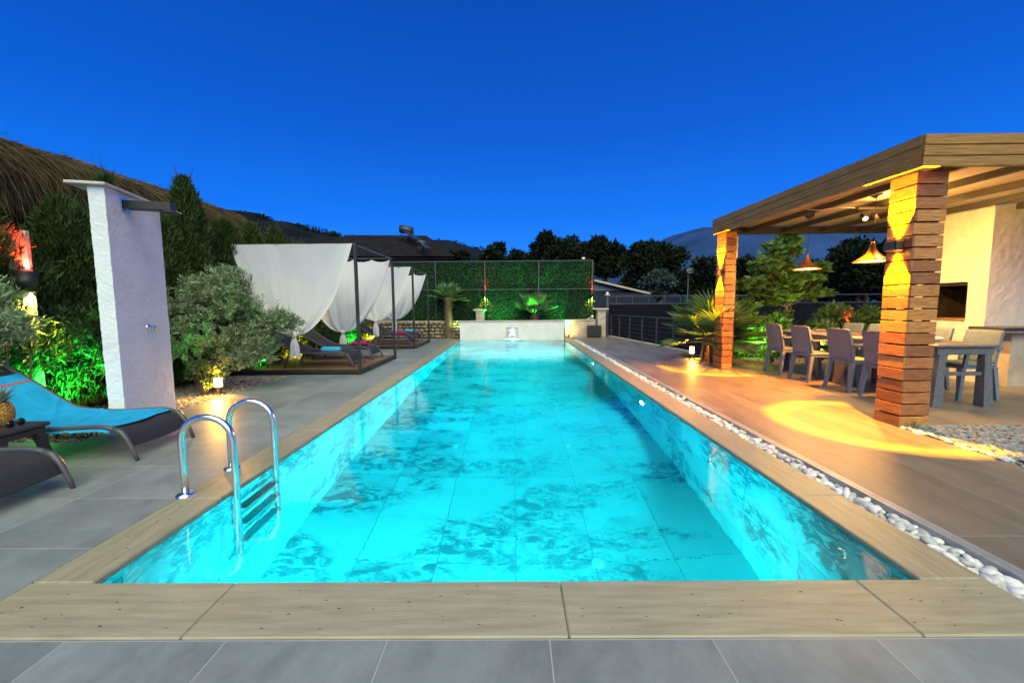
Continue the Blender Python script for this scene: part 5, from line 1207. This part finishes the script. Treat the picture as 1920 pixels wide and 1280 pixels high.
C1 = (-4.86, -2.735, 7.10, 9.24); C2 = (-4.86, -2.80, 11.33, 13.30)
canopy(*C1, 2.29, 'nearest dark steel canopy frame on a wooden deck beside the olive tree')
canopy(*C2, 2.28, 'farther dark steel canopy frame on a wooden deck beside the hedge screen')
def curtain(x0, x1, y, zt, zk, seed, lab, sag=.0, tail=.38, xk=None):
    t = thing('canopy_curtain', ((x0+x1)/2, y, zk), lab, 'curtain', 'white curtains knotted below the canopy frames')
    xk = (x0+x1)/2 if xk is None else xk; Wd = (x1-x0)/2
    def fn(u, v):
        f = (1-.50*v)*math.sqrt(max(0, 1-v**4)); hw = Wd*f+.030*v
        xc = (x0+x1)/2*(1-v**2)+xk*v**2
        s = 2*u-1; x = xc+hw*s
        scal = sag*(abs(math.sin(u*math.pi*5))**.7)*(1-v)**2
        z = zt-.035-scal+(zk-zt+.035)*v
        # the hem curves: cloth edges travel a longer way to the knot
        z += .10*(1-abs(s)**1.5)*0
        bel = .16*math.sin(math.pi*min(1, v*1.02))**1.0*(1-s*s)**.6*(1 if seed % 2 else -1)
        pleat = (.006+.040*v**3)*math.sin(s*13+seed+2.0*nvec(s, v, seed, 2))*(1-v**9)+.05*v*(1-v)*nvec(s*2.5, v*1.2, seed, 1.5)+.010*v*v*(1-v**9)*math.sin(s*37+3*nvec(s*2, v, seed+4, 2))+.012*(v**.5)*nvec(s*7, v*1.5, seed, 2)
        return (x, y+bel*.5-pleat, z)
    b = MB(); b.grid(fn, 90, 60); b.build('cloth', 'sheer', t)
    b = MB()
    for sd in (0, 1):   # hem band along both free edges
        b.grid(lambda u, v, sd=sd: tuple(Vector(fn((u*.035) if sd == 0 else 1-(u*.035), v*.96))+Vector((0, -.006, 0))), 3, 60)
    b.build('hem', 'sheer', t)
    b = MB(); b.lathe([(0, .045), (.035, .035), (.052, .0), (.036, -.035), (0, -.045)], (xk, y, zk), 14); b.v = [(v[0]+.008*nvec(*v, 30), v[1], v[2]) for v in b.v]; b.build('knot', 'sheer', t)
    def tl(u, v):
        a = u*6.2832; rr_ = (.028+.055*math.sin(min(v*1.9, 1)*math.pi/2)-.02*v)*(1+.35*math.sin(a*5+seed)*v)
        return (xk+rr_*math.cos(a)+.02*v*math.sin(seed*3), y+rr_*.5*math.sin(a), zk-.03-tail*v*(1+.10*math.sin(a*2+seed)))
    b = MB(); b.grid(tl, 40, 18); b.build('tail', 'sheer', t)
curtain(C1[0]-.02, C1[1]-.03, C1[2]-.03, 2.31, .70, 1, 'large white curtain hung across the front of the nearest canopy frame', 0, .36, -3.86)
curtain(C1[0], C1[1]-.03, C1[3]-.04, 2.28, .62, 2, 'white curtain across the back of the nearest canopy frame', .06, .34, -3.90)
curtain(C2[0], C2[1]-.03, C2[2]-.03, 2.31, .79, 3, 'white curtain across the front of the farther canopy frame', 0, .36, -3.86)
curtain(C2[0], C2[1]-.03, C2[3]-.04, 2.27, .76, 4, 'white curtain across the back of the farther canopy frame', .06, .34, -3.90)
# loungers on the decks
for x, y, z, lab in ((-3.00, 7.62, .092, 'dark lounger with a rolled blue towel in the nearest canopy bed'), (-2.98, 8.62, .092, 'dark lounger with a rolled magenta towel in the nearest canopy bed'),
                     (-3.02, 11.75, .092, 'dark lounger with a magenta towel in the farther canopy bed'), (-3.02, 12.8, .092, 'dark lounger with a rolled blue towel in the farther canopy bed')):
    dup(L0, (x, y, z), 0, lab)
def roll(x, y, z, m_, lab, L_=.34):
    t = thing('rolled_towel', (x, y, z), lab, 'towel', 'rolled towels on the loungers'); b = MB()
    pts = []
    def fn(u, v):
        a = u*6.2832; r_ = .052*(1+.03*math.sin(a*3)+.05*nvec(v*4, a, 0, 1)); r_ *= 1-.25*max(0, abs(2*v-1)-.9)/.1
        return (x-L_/2+L_*v, y+r_*math.cos(a), z+.052+r_*math.sin(a))
    b.grid(fn, 24, 16); 
    for s, xx in ((-1, x-L_/2), (1, x+L_/2)):
        sp = []
        for i in range(40): a = i*.45; r_ = .006+.0011*i; sp.append((xx+s*.001, y+r_*math.cos(a), z+.052+r_*math.sin(a)))
        b.tube(sp, .004, 5)
    b.build('roll', m_, t)
roll(-3.37, 7.42, .365, 'towel_light', 'rolled light blue towel on the nearest canopy lounger')
roll(-3.30, 8.60, .365, 'towel_magenta', 'rolled magenta towel on the second canopy lounger')
roll(-3.34, 11.70, .365, 'towel_magenta', 'rolled magenta towel on the third canopy lounger', .42)
roll(-3.30, 12.85, .365, 'towel_light', 'rolled light blue towel on the farthest canopy lounger')

# small tuft at the pillar base
t = thing('grass_tuft', (3.78, 3.78, 0), 'small grass tuft at the foot of the near slatted pillar', 'grass tuft')
P = np.array([(3.78+rng.normal()*.02, 3.78+rng.normal()*.01, 0) for _ in range(14)]); D = np.array([(rng.normal()*.6, rng.normal()*.3-.1, 1) for _ in range(14)])
V, Fc = leaf_geo(P, D, np.full(14, .11), .006, 3); fast('blades', V, Fc, 'narrow', t)
